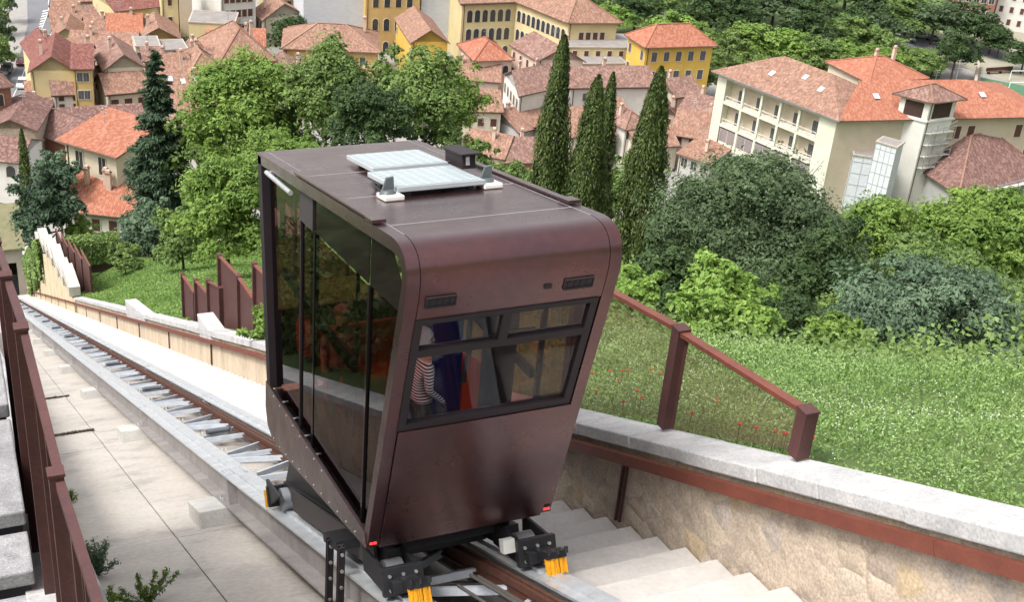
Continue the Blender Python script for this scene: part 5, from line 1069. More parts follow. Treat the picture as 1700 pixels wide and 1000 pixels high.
def building(name, label, A, B, eh, depth, roof, rh, wall, tile, front=None, left=None, right=None, over=0.45, gzb=None, cat='house', chim=1, group='town houses below the hill', depth_px=None, sky=0):
    base = CITY if gzb is None else gzb; ze = base+eh
    P, Q = onZ(*A, ze), onZ(*B, ze); ex = Q-P; Lx = np.linalg.norm(ex); ex = ex/Lx; ey = np.array([-ex[1], ex[0], 0.0])
    if np.dot(ey, P+Q) < 0: ey = -ey
    if depth_px is not None:
        dv = onZ(*depth_px, ze)-P; depth = np.linalg.norm(dv); ey = dv/depth
    up = np.array([0, 0, 1.0]); O = np.array([P[0], P[1], base]); D = depth
    root = empty(name, O+ex*Lx/2+ey*D/2, label, cat, group)
    def W(x, y, z): return O+ex*x+ey*y+up*z
    m_ = MB(); m_.obox(W(0, 0, -1.0), ex*Lx, ey*D, up*(eh+1.0))
    rf = MB()
    if roof == 'gx':
        for x in (0, Lx): m_.add([W(x, 0, eh), W(x, D, eh), W(x, D/2, eh+rh)], [(0, 1, 2), (2, 1, 0)])
        k = over*rh/(D/2)
        roof_quads(rf, [W(-over, -over, eh-k+.1), W(Lx+over, -over, eh-k+.1), W(Lx+over, D/2, eh+rh+.1), W(-over, D/2, eh+rh+.1)])
        roof_quads(rf, [W(Lx+over, D+over, eh-k+.1), W(-over, D+over, eh-k+.1), W(-over, D/2, eh+rh+.1), W(Lx+over, D/2, eh+rh+.1)])
    elif roof == 'gy':
        for y in (0, D): m_.add([W(0, y, eh), W(Lx, y, eh), W(Lx/2, y, eh+rh)], [(0, 1, 2), (2, 1, 0)])
        k = over*rh/(Lx/2)
        roof_quads(rf, [W(-over, D+over, eh-k+.1), W(-over, -over, eh-k+.1), W(Lx/2, -over, eh+rh+.1), W(Lx/2, D+over, eh+rh+.1)])
        roof_quads(rf, [W(Lx+over, -over, eh-k+.1), W(Lx+over, D+over, eh-k+.1), W(Lx/2, D+over, eh+rh+.1), W(Lx/2, -over, eh+rh+.1)])
    elif roof == 'hip':
        h_ = min(D, Lx)/2
        if Lx >= D: r0, r1 = W(h_, D/2, eh+rh+.1), W(Lx-h_, D/2, eh+rh+.1)
        else: r0, r1 = W(Lx/2, h_, eh+rh+.1), W(Lx/2, D-h_, eh+rh+.1)
        c = [W(-over, -over, eh), W(Lx+over, -over, eh), W(Lx+over, D+over, eh), W(-over, D+over, eh)]
        sq = np.linalg.norm(r0-r1) < 0.05
        if Lx >= D:
            roof_quads(rf, [c[0], c[1], r0] if sq else [c[0], c[1], r1, r0]); roof_quads(rf, [c[2], c[3], r0] if sq else [c[2], c[3], r0, r1]); roof_quads(rf, [c[1], c[2], r1]); roof_quads(rf, [c[3], c[0], r0])
        else:
            roof_quads(rf, [c[1], c[2], r1, r0]); roof_quads(rf, [c[3], c[0], r0, r1]); roof_quads(rf, [c[0], c[1], r0]); roof_quads(rf, [c[2], c[3], r1])
        rdg = MB()
        for s_, e_ in ((c[0], r0), (c[1], r1 if Lx >= D else r0), (c[2], r1), (c[3], r0 if Lx >= D else r1)): rdg.beam(s_+up*.06, e_+up*.06, .3, .12)
        if not sq: rdg.beam(r0+up*.06, r1+up*.06, .3, .12)
    elif roof == 'shed':
        m_.add([W(0, 0, eh), W(0, D, eh), W(0, D, eh+rh)], [(0, 1, 2), (2, 1, 0)]); m_.add([W(Lx, 0, eh), W(Lx, D, eh), W(Lx, D, eh+rh)], [(0, 1, 2), (2, 1, 0)]); m_.add([W(0, D, eh), W(Lx, D, eh), W(Lx, D, eh+rh), W(0, D, eh+rh)], [(3, 2, 1, 0)])
        roof_quads(rf, [W(-over, -over, eh+.1-over*rh/D), W(Lx+over, -over, eh+.1-over*rh/D), W(Lx+over, D, eh+rh+.1), W(-over, D, eh+rh+.1)])
    elif roof == 'flat':
        rf.obox(W(-.15, -.15, eh+.01), ex*(Lx+.3), ey*(D+.3), up*.25, 1); rf.obox(W(.15, .15, eh+.26), ex*(Lx-.3), ey*(D-.3), up*.03, 0)
    m_.build('wall', WM[wall] if isinstance(wall, str) else wall, root)
    ro = rf.build('roof', [tile if roof != 'flat' else mat('flat_roof_felt', (0.26, 0.235, 0.22), (0.20, 0.18, 0.17), scale=.6), EDGE if roof != 'flat' else mat('parapet', (0.42, 0.38, 0.33))], root)
    if roof == 'hip': rdg.build('ridge_tiles', TILE_PINK if tile != TILE_RED else TILE_RED, ro)
    r = random.Random(int(A[0]*13+A[1]*7))
    for i in range((chim if roof != 'flat' else 0)):
        x, y = Lx*r.uniform(.15, .85), D*r.uniform(.3, .7); c_ = MB(); zc = eh+rh*0.45
        c_.obox(W(x, y, zc), ex*.55, ey*.55, up*(rh*.55+.9)); c_.obox(W(x-.1, y-.1, zc+rh*.55+.9), ex*.75, ey*.75, up*.12, 1); c_.obox(W(x+.05, y+.05, zc+rh*.55+1.02), ex*.45, ey*.45, up*.3, 0); c_.build('chimney', [WM['pink'], TILE_PINK], ro)
    for i in range(sky):
        t = (i+1)/(sky+1)+r.uniform(-.08, .08)
        if roof == 'gx':
            q = r.uniform(.3, .7)*D/2; c_ = MB(); c_.obox(W(Lx*t, q, eh+rh*q/(D/2)+.13), ex*.8, (ey*1.1+up*1.1*rh/(D/2)), up*.08); c_.build('skylight', mat('skylight_glass', (0.55, 0.6, 0.65), rough=0.2), ro)
    if roof in ('gx', 'hip', 'shed'):
        g_ = MB(); g_.beam(W(-over, -over-.06, eh-.12), W(Lx+over, -over-.06, eh-.12), .14, .12); g_.build('gutter', EDGE, ro)
    if roof != 'flat' and isinstance(wall, str):
        g_ = MB(); g_.beam(W(.25+Lx*.02, -.06, 0), W(.25+Lx*.02, -.06, eh-.2), .11, .11, up=(0, 1, 0)); g_.build('downpipe', mat('copper_pipe', (0.10, 0.065, 0.05)), root)
    if r.random() < .45 and roof != 'flat':
        q0 = W(Lx*r.uniform(.3, .7), D*.5, eh+rh); g_ = MB(); g_.tube([q0, q0+up*2.4], .035, n=4)
        for t_ in (1.5, 1.9, 2.3): g_.tube([q0+up*t_-ex*.55, q0+up*t_+ex*.55], .025, n=4)
        g_.build('aerial', SCAFF, ro)
    if front: facade(root, W(0, 0, 0), ex, Lx, eh, **front)
    if left: facade(root, W(0, D, 0), -ey, D, eh, **left)
    if right: facade(root, W(Lx, 0, 0), ey, D, eh, **right)
    return root, W, Lx, D
def F_(rows, cols, style='brown', **k): return dict(rows=rows, cols=cols, style=style, **k)
HB = building
# red-roofed house on the slope
zh = -73.0
HB('red_roofed_house', 'cream tower part of the house with bright red tiled roofs below the lawn', (107, 231), (192, 256), 11.3, 9, 'shed', 1.3, 'cream', TILE_RED, front=F_(1, 2, 'plain', w=1.1, h=2.3, top=1.0, mu=2.2), right=F_(1, 1, 'closed', top=1.2), gzb=zh, over=.8, group=None, chim=0)
HB('red_roofed_house', 'white lower wing with a broad orange red roof and white chimneys', (102, 345), (214, 357), 5.4, 7.5, 'shed', 2.6, 'white', TILE_RED, front=F_(1, 3, 'closed', w=1.0, h=1.6, top=1.0, mu=2.0), gzb=zh, over=.7, group=None, chim=3)
# left quarter
HB('church_tower', 'dark red brick bell tower with arched twin openings at the left edge', (-28, 147), (17, 142), 13, 6, 'hip', 1.6, 'brick', TILE_DARK, front=F_(2, 2, 'arch', w=.7, h=1.9, top=1.2, storey=3.6, mu=1.6), right=F_(2, 2, 'arch', w=.7, h=1.9, top=1.2, storey=3.6, mu=1.5), cat='tower', chim=0, group=None)
HB('church', 'stone church apse with an arched niche behind the small cypress', (-20, 212), (58, 215), 9, 12, 'gy', 1.6, 'stone', TILE_DARK, front=F_(1, 1, 'arch', w=1.6, h=2.6, top=2.5), cat='church', chim=0, group=None)
HB('church', 'long brown tiled church roof behind the brick tower', (22, 205), (112, 238), 6, 9, 'gx', 2.2, 'brick', TILE_DARK, cat='church', chim=0, group=None)
HB('house', 'low pale house with arched doorway at the far left under the apse', (-30, 262), (30, 268), 6, 9, 'gx', 1.8, 'white', TILE_DARK, front=F_(1, 2, 'arch', w=1.4, h=1.8, top=.8), gzb=-83, chim=0)
HB('house', 'yellow gabled house beside the road with a maroon roof', (50, 117), (124, 117), 9, 13, 'gy', 2.6, 'pale', TILE_MAROON, chim=1)
HB('house', 'second yellow gable directly behind the roadside maroon roofed house', (56, 100), (112, 96), 8.5, 11, 'gy', 2.3, 'pale', TILE_MAROON, front=F_(1, 1, 'plain', w=.7, h=.7, top=-.6), chim=1)
HB('house', 'narrow yellow house with green shutters and balcony next to the maroon roofs', (121, 112), (152, 112), 10.5, 11, 'gx', 2.4, 'yellow', TILE_MAROON, front=F_(3, 2, 'closedg', top=.9, mu=1.0), right=F_(3, 2, 'closed', top=.9), chim=1)
HB('house', 'small white house with brown shutters under a mottled roof', (89, 156), (137, 154), 5.6, 7, 'gx', 2.4, 'white', TILE_OLD, front=F_(2, 2, 'closed', w=.9, h=.95, top=.35, storey=1.5, mu=1.2), sky=1)
HB('house', 'low house with a pink roof left of the small white house', (48, 171), (90, 169), 3.6, 10, 'gx', 2.2, 'yellow', TILE_PINK, front=F_(1, 1, 'plain', top=.5, h=.7))
HB('long_shed', 'long stone building with a dark mottled roof behind the red roofed house', (86, 203), (236, 194), 5, 6, 'gx', 1.3, 'stone', TILE_DARK, front=F_(1, 6, 'plain', w=1.6, h=1.6, top=.3, mu=8), chim=0)
HB('house', 'cream gabled house with a small window left of the spruce', (174, 114), (238, 110), 9, 12, 'gy', 2.4, 'cream', TILE_OLD, front=F_(1, 1, 'closed', w=1.2, h=1.0, top=1.6), left=F_(2, 3, 'closed'))
HB('house', 'cream house with a long brown shuttered terrace left of the spruce', (178, 155), (246, 149), 6, 8, 'gx', 2.3, 'cream', TILE_PINK, front=F_(1, 3, 'closed', w=1.3, h=2.0, top=1.2))
HB('house', 'beige row house with two dark windows and a red roof', (180, 51), (235, 51), 6.6, 9, 'gx', 2.2, 'pale', TILE_RED, front=F_(1, 2, 'grey', w=1.1, h=1.4, top=.9, mu=3))
HB('house', 'beige row house end with one dark window', (146, 52), (179, 51), 6.4, 8, 'gx', 1.8, 'pale', TILE_PINK, front=F_(1, 2, 'grey', w=1.1, h=1.4, top=.9))
HB('house', 'small yellow roadside house with a pink gable roof', (86, 62), (134, 63), 4.6, 9, 'gy', 2.0, 'pale', TILE_PINK)
HB('house', 'roadside stone house with a salmon roof', (88, 48), (144, 46.5), 4.2, 9, 'gx', 2.4, 'stone', TILE_PINK, chim=2)
HB('house', 'salmon roofed house behind the roadside stone house', (90, 31), (128, 30), 4.2, 9, 'gx', 2.4, 'pink', TILE_PINK, chim=1)
HB('house', 'white gable house at the far end of the roadside row', (98, 20), (148, 18.5), 3.6, 10, 'gy', 2.2, 'white', TILE_PINK)
HB('house', 'pale rooftop house with a veranda behind the roadside row', (132, 30), (195, 28), 4, 8, 'gx', 1.6, 'white', TILE_OLD, front=F_(1, 4, 'plain', w=1.6, h=1.4, top=.6))
HB('house', 'pink roofed house by the top edge of the left quarter', (122, 1), (190, -1), 6, 12, 'gx', 2.4, 'white', TILE_PINK, front=F_(2, 5, 'closed', top=.7))
HB('apartment_block', 'plain pale yellow block wall with red roof pieces on top', (192, 17), (266, 9), 7.6, 12, 'gx', 2.0, 'pale', TILE_MAROON, chim=2, cat='building')
HB('apartment_block', 'tall pale yellow block with small windows and balconies', (267, -14), (295, -14), 12, 10, 'gx', 2, 'pale', TILE_PINK, front=F_(5, 1, 'closed', w=.8, h=1.3, top=1.5, storey=3.6), cat='building')
HB('apartment_block', 'tall bare beige party wall next to the pale yellow block', (297, -16), (318, -16), 12.5, 10, 'flat', 1, 'beige', TILE_PINK, cat='building')
HB('house', 'low pale yellow wall building in front of the white apartment block', (313, 37), (389, 41), 8.5, 8, 'flat', 1, 'pale', TILE_PINK)
HB('house', 'grey gabled annex behind the low pale yellow wall building', (345, 30), (392, 36), 6, 9, 'shed', 2.5, 'grey', TILE_RED)
HB('house', 'orange gabled house left of the small round tree', (229, 64), (298, 63), 6, 10, 'gy', 2.2, 'orange', TILE_PINK)
HB('house', 'grey cream low building before the orange gabled house', (225, 78), (266, 77), 7, 6, 'flat', 1, 'cream', TILE_PINK, front=F_(1, 2, 'grey', top=1))
HB('house', 'salmon roofed low house with a blue side wall', (115, 80), (224, 84), 5, 9, 'gx', 2.2, 'white', TILE_PINK, chim=2)
HB('house', 'long low white terrace building below the round tree', (266, 84), (312, 82), 6, 6, 'flat', 1, 'white', TILE_PINK)
HB('apartment_block', 'white apartment block with many brown shuttered windows', (366, -16), (424, -20), 12.5, 20, 'gx', 2.5, 'white', TILE_PINK, front=F_(4, 5, 'closed', w=1.0, h=1.5, top=1.2, storey=3.0), right=F_(4, 5, 'closed', w=1.0, h=1.5, top=1.2, storey=3.5), cat='building')
HB('house', 'cream house with a salmon gable roof left of the dark cedar', (437, 31), (505, 23), 6.2, 14, 'gy', 2.8, 'cream', TILE_PINK, left=F_(2, 3, 'closedg', w=.9, h=1.5, top=1.0), depth_px=(420, 18))
HB('house', 'yellow house at the top edge behind the salmon gable roof', (455, -5), (505, -8), 8, 10, 'gx', 2, 'pale', TILE_PINK, front=F_(3, 3, 'closed', top=1))
HB('house', 'broad pink hip roofed house with a reddish wall', (366, 105), (456, 99), 7, 15, 'hip', 4.8, 'rose', TILE_PINK, chim=1)
HB('house', 'mottled roof house left of the broad pink hip roof', (302, 110), (366, 107), 6, 8, 'gx', 2, 'stone', TILE_OLD, chim=1, sky=1)
HB('house', 'salmon roofed house above the broad pink hip roof', (342, 73), (390, 76), 6, 7, 'gx', 1.8, 'pale', TILE_RED)
HB('house', 'red roofed house right above the broad pink hip roof', (396, 75), (438, 76), 7.5, 8, 'gx', 2.2, 'cream', TILE_RED)
HB('house', 'pink roofed house right of the spruce top', (266, 128), (318, 126), 7, 11, 'gx', 2.6, 'cream', TILE_PINK, chim=2)
HB('house', 'pink pyramid roofed house behind the light green tree', (312, 128), (372, 124), 7, 11, 'hip', 3.2, 'white', TILE_PINK, chim=1)
HB('house', 'house with skylights and a pink roof right of the spruce', (272, 163), (350, 158), 6, 11, 'gx', 2.4, 'cream', TILE_PINK, front=F_(1, 4, 'closed', top=.7), sky=3)
HB('house', 'salmon roofed house lower down right of the spruce', (290, 205), (380, 200), 5.5, 11, 'gx', 2.4, 'cream', TILE_PINK, front=F_(1, 4, 'closed', top=.7))
HB('house', 'mottled roof house hidden in the tree gap behind the cabin', (440, 150), (540, 150), 6, 12, 'gx', 2.6, 'pink', TILE_PINK, front=F_(1, 5, 'closed', top=.7))
HB('house', 'pink roofed house peeping between the trees behind the cabin', (560, 165), (690, 170), 6, 12, 'gx', 2.6, 'white', TILE_PINK, front=F_(1, 5, 'closed', top=.7))
HB('house', 'salmon roofed house seen through the tree left of the cabin', (380, 160), (445, 156), 6.5, 10, 'gx', 2.4, 'pink', TILE_PINK)
for (A, B, e_, d_, r_, wl_, tl__, lb) in (((150, 132), (174, 131), 6, 6, 'gx', 'beige', TILE_OLD, 'narrow beige house squeezed beside the cream gabled house'), ((52, 186), (84, 184), 3.2, 5, 'gx', 'stone', TILE_OLD, 'low lean roof between the pink roof and the church'),
        ((200, 62), (226, 61), 5.2, 5, 'gy', 'cream', TILE_PINK, 'tiny gabled annex before the beige row house'), ((160, 70), (196, 69), 4.2, 6, 'gx', 'stone', TILE_OLD, 'mottled annex roof below the beige row house'), ((240, 100), (268, 99), 6, 7, 'gx', 'pink', TILE_OLD, 'small mottled roof just left of the spruce top'),
        ((318, 92), (346, 90), 5, 6, 'gy', 'cream', TILE_OLD, 'small gable under the round town tree'), ((250, 178), (290, 176), 4.5, 7, 'gx', 'pink', TILE_OLD, 'mottled roof tucked behind the spruce'), ((455, 122), (505, 121), 5, 8, 'gy', 'white', TILE_OLD, 'white gable between the trees below the orange house'),
        ((1096, 190), (1122, 192), 5.5, 6, 'gy', 'pink', TILE_OLD, 'small rosy gable right of the rightmost cypress'), ((905, 236), (948, 234), 4.4, 7, 'gx', 'stone', TILE_OLD, 'mottled roof between the two left cypresses'), ((990, 188), (1040, 186), 5, 7, 'gx', 'cream', TILE_PINK, 'pink roof in front of the long white house')):
    HB('house', lb, A, B, e_, d_, r_, 1.5, wl_, tl__, front=F_(1, 2, 'closed', w=.8, h=1.1, top=.7))
# middle quarter
HB('house', 'orange yellow house with a pink hip roof and three windows', (470, 79), (628, 86), 7, 13, 'hip', 3.2, 'orange', TILE_PINK, front=F_(1, 4, 'closedg', w=1.1, h=1.6, top=1.2, mu=3), chim=1)
HB('church', 'yellow gabled church front with a salmon roof', (684, 69), (743, 69), 9.5, 16, 'gy', 2.4, 'gold', TILE_PINK, chim=0, cat='church', left=F_(1, 2, 'plain', top=1.5))
HB('scaffolded_building', 'grey sheeted scaffold block left of the yellow bell tower', (504, -26), (607, -26), 14, 14, 'flat', 1, SHEET, TILE_PINK, cat='building', group='sheeted scaffolds')
HB('bell_tower', 'ochre tower block with tall arched windows at the top edge', (608, -34), (699, -34), 15.5, 13, 'hip', 3, 'orange', TILE_PINK, front=F_(3, 4, 'arch', w=1.2, h=2.6, top=3.2, storey=5.0, mu=2.2), cat='tower', chim=0, group=None)
HB('scaffolded_building', 'grey sheeted scaffold block right of the ochre tower', (701, -24), (768, -24), 14, 10, 'flat', 1, SHEET, TILE_PINK, cat='building', group='sheeted scaffolds')
HB('palazzo', 'long yellow palazzo wing with two rows of arched windows', (768, 3), (858, 0), 12.5, 14, 'gx', 3.2, 'pale', TILE_PINK, front=F_(3, 6, 'arch', w=1.2, h=2.6, top=1.8, storey=4.0, mu=1.8), cat='palazzo', group=None, over=.8)
HB('palazzo', 'yellow palazzo end wing with a salmon hip roof', (944, 36), (1025, 36), 12.5, 14, 'hip', 4.4, 'pale', TILE_PINK, front=F_(2, 4, 'closed', w=1.0, h=2.0, top=2.2, storey=4.0, mu=3.0), left=F_(2, 10, 'arch', w=1.1, h=2.4, top=1.8, storey=4.0), depth_px=(858, 1), cat='palazzo', group=None, over=.8)
HB('palazzo_annex', 'pale yellow annex with a roof terrace in front of the palazzo', (944, 79), (1062, 80), 8.5, 9, 'flat', 1, 'pale', TILE_PINK, front=F_(3, 6, 'closed', w=.9, h=1.1, top=.6, storey=3.0, mu=1.4), cat='building', group=None)
HB('villa', 'bright yellow villa with a red hip roof and grey shutters', (1073, 77), (1184, 74), 12.5, 13, 'hip', 3.2, 'gold', TILE_RED, front=F_(3, 5, 'closedg', w=1.15, h=1.9, top=1.2, storey=3.9, mu=2.0), left=F_(3, 2, 'closedg', w=1.0, h=1.9, top=1.2, storey=3.9), depth_px=(1044, 58), cat='villa', group=None, over=.7, chim=0)
HB('house', 'rosy house with a red hip roof and arched windows', (789, 100), (850, 98), 8, 10, 'hip', 2.6, 'pink', TILE_RED, front=F_(1, 3, 'arch', w=1.1, h=1.8, top=1.2), chim=0)
HB('house', 'beige gabled house in front of the palazzo', (894, 99), (968, 100), 9.5, 12, 'gy', 2.6, 'pink', TILE_OLD, left=F_(2, 4, 'closed', w=.8, h=1.5, top=1.2), depth_px=(850, 73))
HB('house', 'low rosy annex with two small windows', (968, 107), (1040, 106), 6.5, 9, 'flat', 1, 'pink', TILE_OLD, front=F_(1, 4, 'plain', w=.9, h=.9, top=.8))
HB('house', 'long white house with a mottled roof behind the cypresses', (948, 144), (1087, 142), 8.5, 9, 'gx', 2.4, 'white', TILE_OLD, front=F_(2, 4, 'closedg', w=1.0, h=1.4, top=1.3, mu=3, skip=((0, 2), (0, 3), (1, 2), (1, 3))))
HB('house', 'white corner house with an arched street front and pink roof', (863, 157), (926, 143), 10, 10, 'gx', 2.6, 'white', TILE_OLD, left=F_(2, 5, 'arch', w=1.0, h=1.9, top=1.2, storey=4.0), depth_px=(838, 123), chim=2)
HB('house', 'grey shed with a salmon roof below the white corner house', (862, 218), (915, 204), 5, 10, 'gx', 2.2, 'grey', TILE_PINK)
HB('house', 'cream house with brown shutters behind the cabin roof', (746, 182), (832, 184), 8, 9, 'gx', 2.2, 'cream', TILE_PINK, front=F_(2, 4, 'closed', w=1.1, h=1.4, top=1.5))
HB('house', 'salmon roofed house left of the street behind the cabin', (742, 128), (828, 135), 5, 10, 'gx', 2.4, 'pink', TILE_PINK)
HB('house', 'mottled roof house with a chimney next to the leftmost cypress', (836, 268), (902, 268), 4.5, 9, 'gx', 2.6, 'brick', TILE_OLD, front=F_(1, 2, 'closedg', w=1.2, h=1.2, top=.4))
HB('house', 'pink roofed house just behind the cabin roof edge', (770, 250), (835, 262), 5, 9, 'gx', 2.4, 'pink', TILE_PINK)
HB('house', 'pink roofed house between the cypresses', (948, 226), (1022, 222), 6, 14, 'gx', 2.6, 'cream', TILE_PINK)
HB('house', 'small hip roofed house with a loggia between the cypresses', (1038, 214), (1080, 209), 7, 8, 'hip', 2.0, 'white', TILE_OLD, front=F_(1, 2, 'plain', w=1.6, h=1.5, top=.4), chim=1)
HB('house', 'pink roofed house behind the rightmost cypress', (1060, 245), (1125, 240), 5, 10, 'gx', 2.4, 'cream', TILE_PINK)
HB('house', 'broad salmon roofed house left of the institute', (1118, 222), (1180, 232), 5.5, 12, 'gx', 2.8, 'pink', TILE_PINK, front=F_(1, 3, 'closed', top=.5))
HB('house', 'grey roofed row house left of the institute', (1128, 182), (1184, 196), 6.5, 10, 'gx', 2.2, 'rose', TILE_OLD, front=F_(1, 7, 'plain', w=.7, h=1.5, top=.5, mu=.8))
HB('house', 'small mottled roof house below the round garden tree', (1122, 160), (1165, 154), 6, 8, 'gx', 2.2, 'cream', TILE_OLD)
HB('house', 'low grey house at the foot of the institute', (1128, 254), (1180, 272), 4.2, 8, 'shed', 1.6, 'grey', TILE_PINK, front=F_(1, 3, 'plain', w=1.2, h=1.6, top=.6))
# institute with loggias
IE = 18.0; zi = CITY+IE; P1, P2 = onZ(1194, 118, zi), onZ(1391, 196, zi); e1 = P2-P1; L1 = np.linalg.norm(e1); e1 /= L1; d1 = np.array([-e1[1], e1[0], 0]); d1 = d1 if d1[0] > 0 else -d1
inst = empty('institute', (*((P1+P2)/2+d1*7)[:2], CITY), 'pale institute building with rows of loggias and a broad brown hip roof', 'building')
up = np.array([0, 0, 1.0]); O1 = np.array([P1[0], P1[1], CITY]); DW = 15.0
def W1(x, y, z): return O1+e1*x+d1*y+up*z
m_ = MB(); m_.obox(W1(0, 1.6, -1), e1*L1, d1*(DW-1.6), up*(IE+1)); m_.build('wall', WM['beige'], inst)
m_ = MB(); m_.obox(W1(0, 0, -1), e1*2.0, d1*1.59, up*(IE+1)); m_.obox(W1(L1-3.4, 0, -1), e1*3.4, d1*1.59, up*(IE+1)); m_.obox(W1(2.0, 0, IE-0.9), e1*(L1-5.4), d1*1.59, up*0.9); m_.build('end_bay', WM['palegreen'], inst)
nb = 5; bw = (L1-5.4)/nb; fh = 4.1
for f_ in range(4):
    z0 = IE-0.9-fh*(f_+1)
    m_ = MB(); m_.obox(W1(2.0, 0.05, z0-0.25), e1*(L1-5.4), d1*1.5, up*0.5); m_.build('floor_slab', WM['palegreen'], inst)
    for b_ in range(nb+1):
        if 0 < b_ < nb: m_ = MB(); m_.obox(W1(2.0+b_*bw-0.22, -0.03, z0+0.25), e1*0.44, d1*0.5, up*(fh-0.5)); m_.build('pillar', WM['palegreen'], inst)
    for b_ in range(nb):
        x0_ = 2.0+b_*bw+0.25; ww = bw-0.5
        if f_ < 2:
            m_ = MB(); m_.obox(W1(x0_, 0.12, z0+1.15), e1*ww, d1*0.1, up*0.12)
            for q in range(5): m_.obox(W1(x0_+q*ww/4-0.05*(q > 0), 0.14, z0+0.25), e1*0.1, d1*0.06, up*0.9)
            m_.obox(W1(x0_, 0.14, z0+0.30), e1*ww, d1*0.05, up*0.35); m_.build('balcony_rail', mat('pale_rail', (0.62, 0.58, 0.52)), inst)
            put_window(inst, W1(x0_+ww*0.68, 1.58, z0+0.3), e1, 'closedg', 1.5, 2.3)
        else:
            m_ = MB(); m_.obox(W1(x0_, 0.10, z0+0.25), e1*ww, d1*0.12, up*1.0); m_.build('parapet', WM['palegreen'], inst)
            gm = MB(); gm.obox(W1(x0_, 0.13, z0+1.26), e1*ww, d1*0.05, up*2.3); go = gm.build('glazing', mat('rosy_glazing', (0.26, 0.22, 0.22), (0.20, 0.18, 0.185), rough=0.25, scale=.5), inst); gm = MB()
            for q in range(3): gm.obox(W1(x0_+q*(ww-.08)/2, 0.08, z0+1.26), e1*.08, d1*.04, up*2.3)
            gm.build('mullions', FRAME, go)
P3 = onZ(1745, 189, zi); e2 = P3-P2; L2 = np.linalg.norm(e2); e2 /= L2; d2 = np.array([-e2[1], e2[0], 0]); d2 = d2 if d2[1] > 0 else -d2
def W2(x, y, z): return np.array([P2[0], P2[1], CITY])+e2*x+d2*y+up*z
rf = MB(); ov = 1.0; h_ = DW/2; rr_ = 3.9
c0, c1, c2, c3 = W1(-ov, -ov, IE), W1(L1+ov, -ov, IE), W1(L1+ov, DW+ov, IE), W1(-ov, DW+ov, IE); r0, r1 = W1(h_, h_, IE+rr_), W1(L1-h_, h_, IE+rr_)
roof_quads(rf, [c0, c1, r1, r0]); roof_quads(rf, [c2, c3, r0, r1]); roof_quads(rf, [c3, c0, r0]); roof_quads(rf, [c1, c2, r1]); ro = rf.build('roof', [TILE_PINK, mat('grey_fascia', (0.22, 0.22, 0.24))], inst)
for (x, y) in ((L1*.33, 2.5), (L1*.55, 4.2), (L1*.72, 3.0)):
    c_ = MB(); zz = IE+rr_*(y+ov)/(h_+ov)+.06; c_.obox(W1(x, y, zz), e1*.9, d1*1.0+up*.5, up*.08); c_.build('skylight', mat('skylight_glass', (0.55, 0.6, 0.65), rough=0.2), ro)
wing = empty('institute_wing', (*W2(L2/2, 7, 0)[:2], CITY), 'long beige institute wing with a red tiled roof at the right edge', 'building')
m_ = MB(); m_.obox(W2(0.02, 0.02, -1), e2*L2, d2*DW, up*(IE+0.6)); m_.build('wall', WM['beige'], wing)
m_ = MB(); m_.obox(W2(0.3, -0.25, IE-0.75), e2*(L2), d2*0.27, up*0.35); m_.build('cornice', WM['cream'], wing)
for (u_, r_) in ((L2*.50, 0), (L2*.565, 0), (L2*.63, 0), (L2*.60, 1), (L2*.66, 1), (L2*.86, 0), (L2*.93, 0), (L2*.86, 1), (L2*.93, 1)): put_window(wing, W2(u_, -0.01, IE-4.0-r_*4.2), e2, 'closed', 1.3, 2.2)
xe_ = float(np.dot(onZ(1622, 139, zi+rr_)-P2, e2)); xr_ = max(3.0, float(np.dot(onZ(1442, 140, zi+rr_)-P2, e2)))
rf = MB(); roof_quads(rf, [W2(-ov+.3, -ov, IE-.10), W2(L2+ov, -ov, IE-.10), W2(xe_, h_, IE+rr_-.3), W2(xr_, h_, IE+rr_-.3)]); roof_quads(rf, [W2(L2+ov, -ov, IE-.10), W2(L2+ov, DW+ov, IE-.10), W2(xe_, h_, IE+rr_-.3)]); roof_quads(rf, [W2(L2+ov, DW+ov, IE-.10), W2(xr_+h_, DW+ov, IE-.10), W2(xr_, h_, IE+rr_-.3), W2(xe_, h_, IE+rr_-.3)]); ro = rf.build('roof', [TILE_RED, EDGE], wing)
for t in (.2, .7): c_ = MB(); c_.obox(W2(L2*t, 3.2, IE+rr_*(3.2+ov)/(h_+ov)+.04), e2*1.0, d2*1.0+up*.5, up*.08); c_.build('skylight', mat('skylight_glass', (0.55, 0.6, 0.65), rough=0.2), ro)
HB('institute_annex', 'small red hip roof with skylights behind the institute', (1443, 136), (1535, 128), 18.5, 11, 'hip', 2.4, 'cream', TILE_RED, chim=2, cat='building', group=None, over=.6)
# belvedere tower
tw, TW, tl, tdp = HB('belvedere_tower', 'white square tower with an open belvedere and scaffolding at the institute', (1546, 168), (1590, 163), 21.5, 6.5, 'hip', 2.0, 'white', TILE_OLD, depth_px=(1497, 156), chim=0, cat='tower', group=None, over=.9)
for (x, y, dx, dy) in ((.9, -.03, tl-1.8, 0), (-.03, .9, 0, tdp-1.8)):
    for q in range(1):
        m_ = MB(); exx = (TW(1, 0, 0)-TW(0, 0, 0)); eyy = TW(0, 1, 0)-TW(0, 0, 0)
        m_.obox(TW(x, y, 18.4), exx*(dx if dx else 0.06), eyy*(dy if dy else 0.06), up*2.5); m_.build('opening', mat('dark_opening', (0.06, 0.035, 0.03)), tw)
m_ = MB(); m_.obox(TW(-.25, -.25, 17.9), exx*(tl+.5), eyy*(tdp+.5), up*.28); m_.build('belvedere_floor', WM['white'], tw)
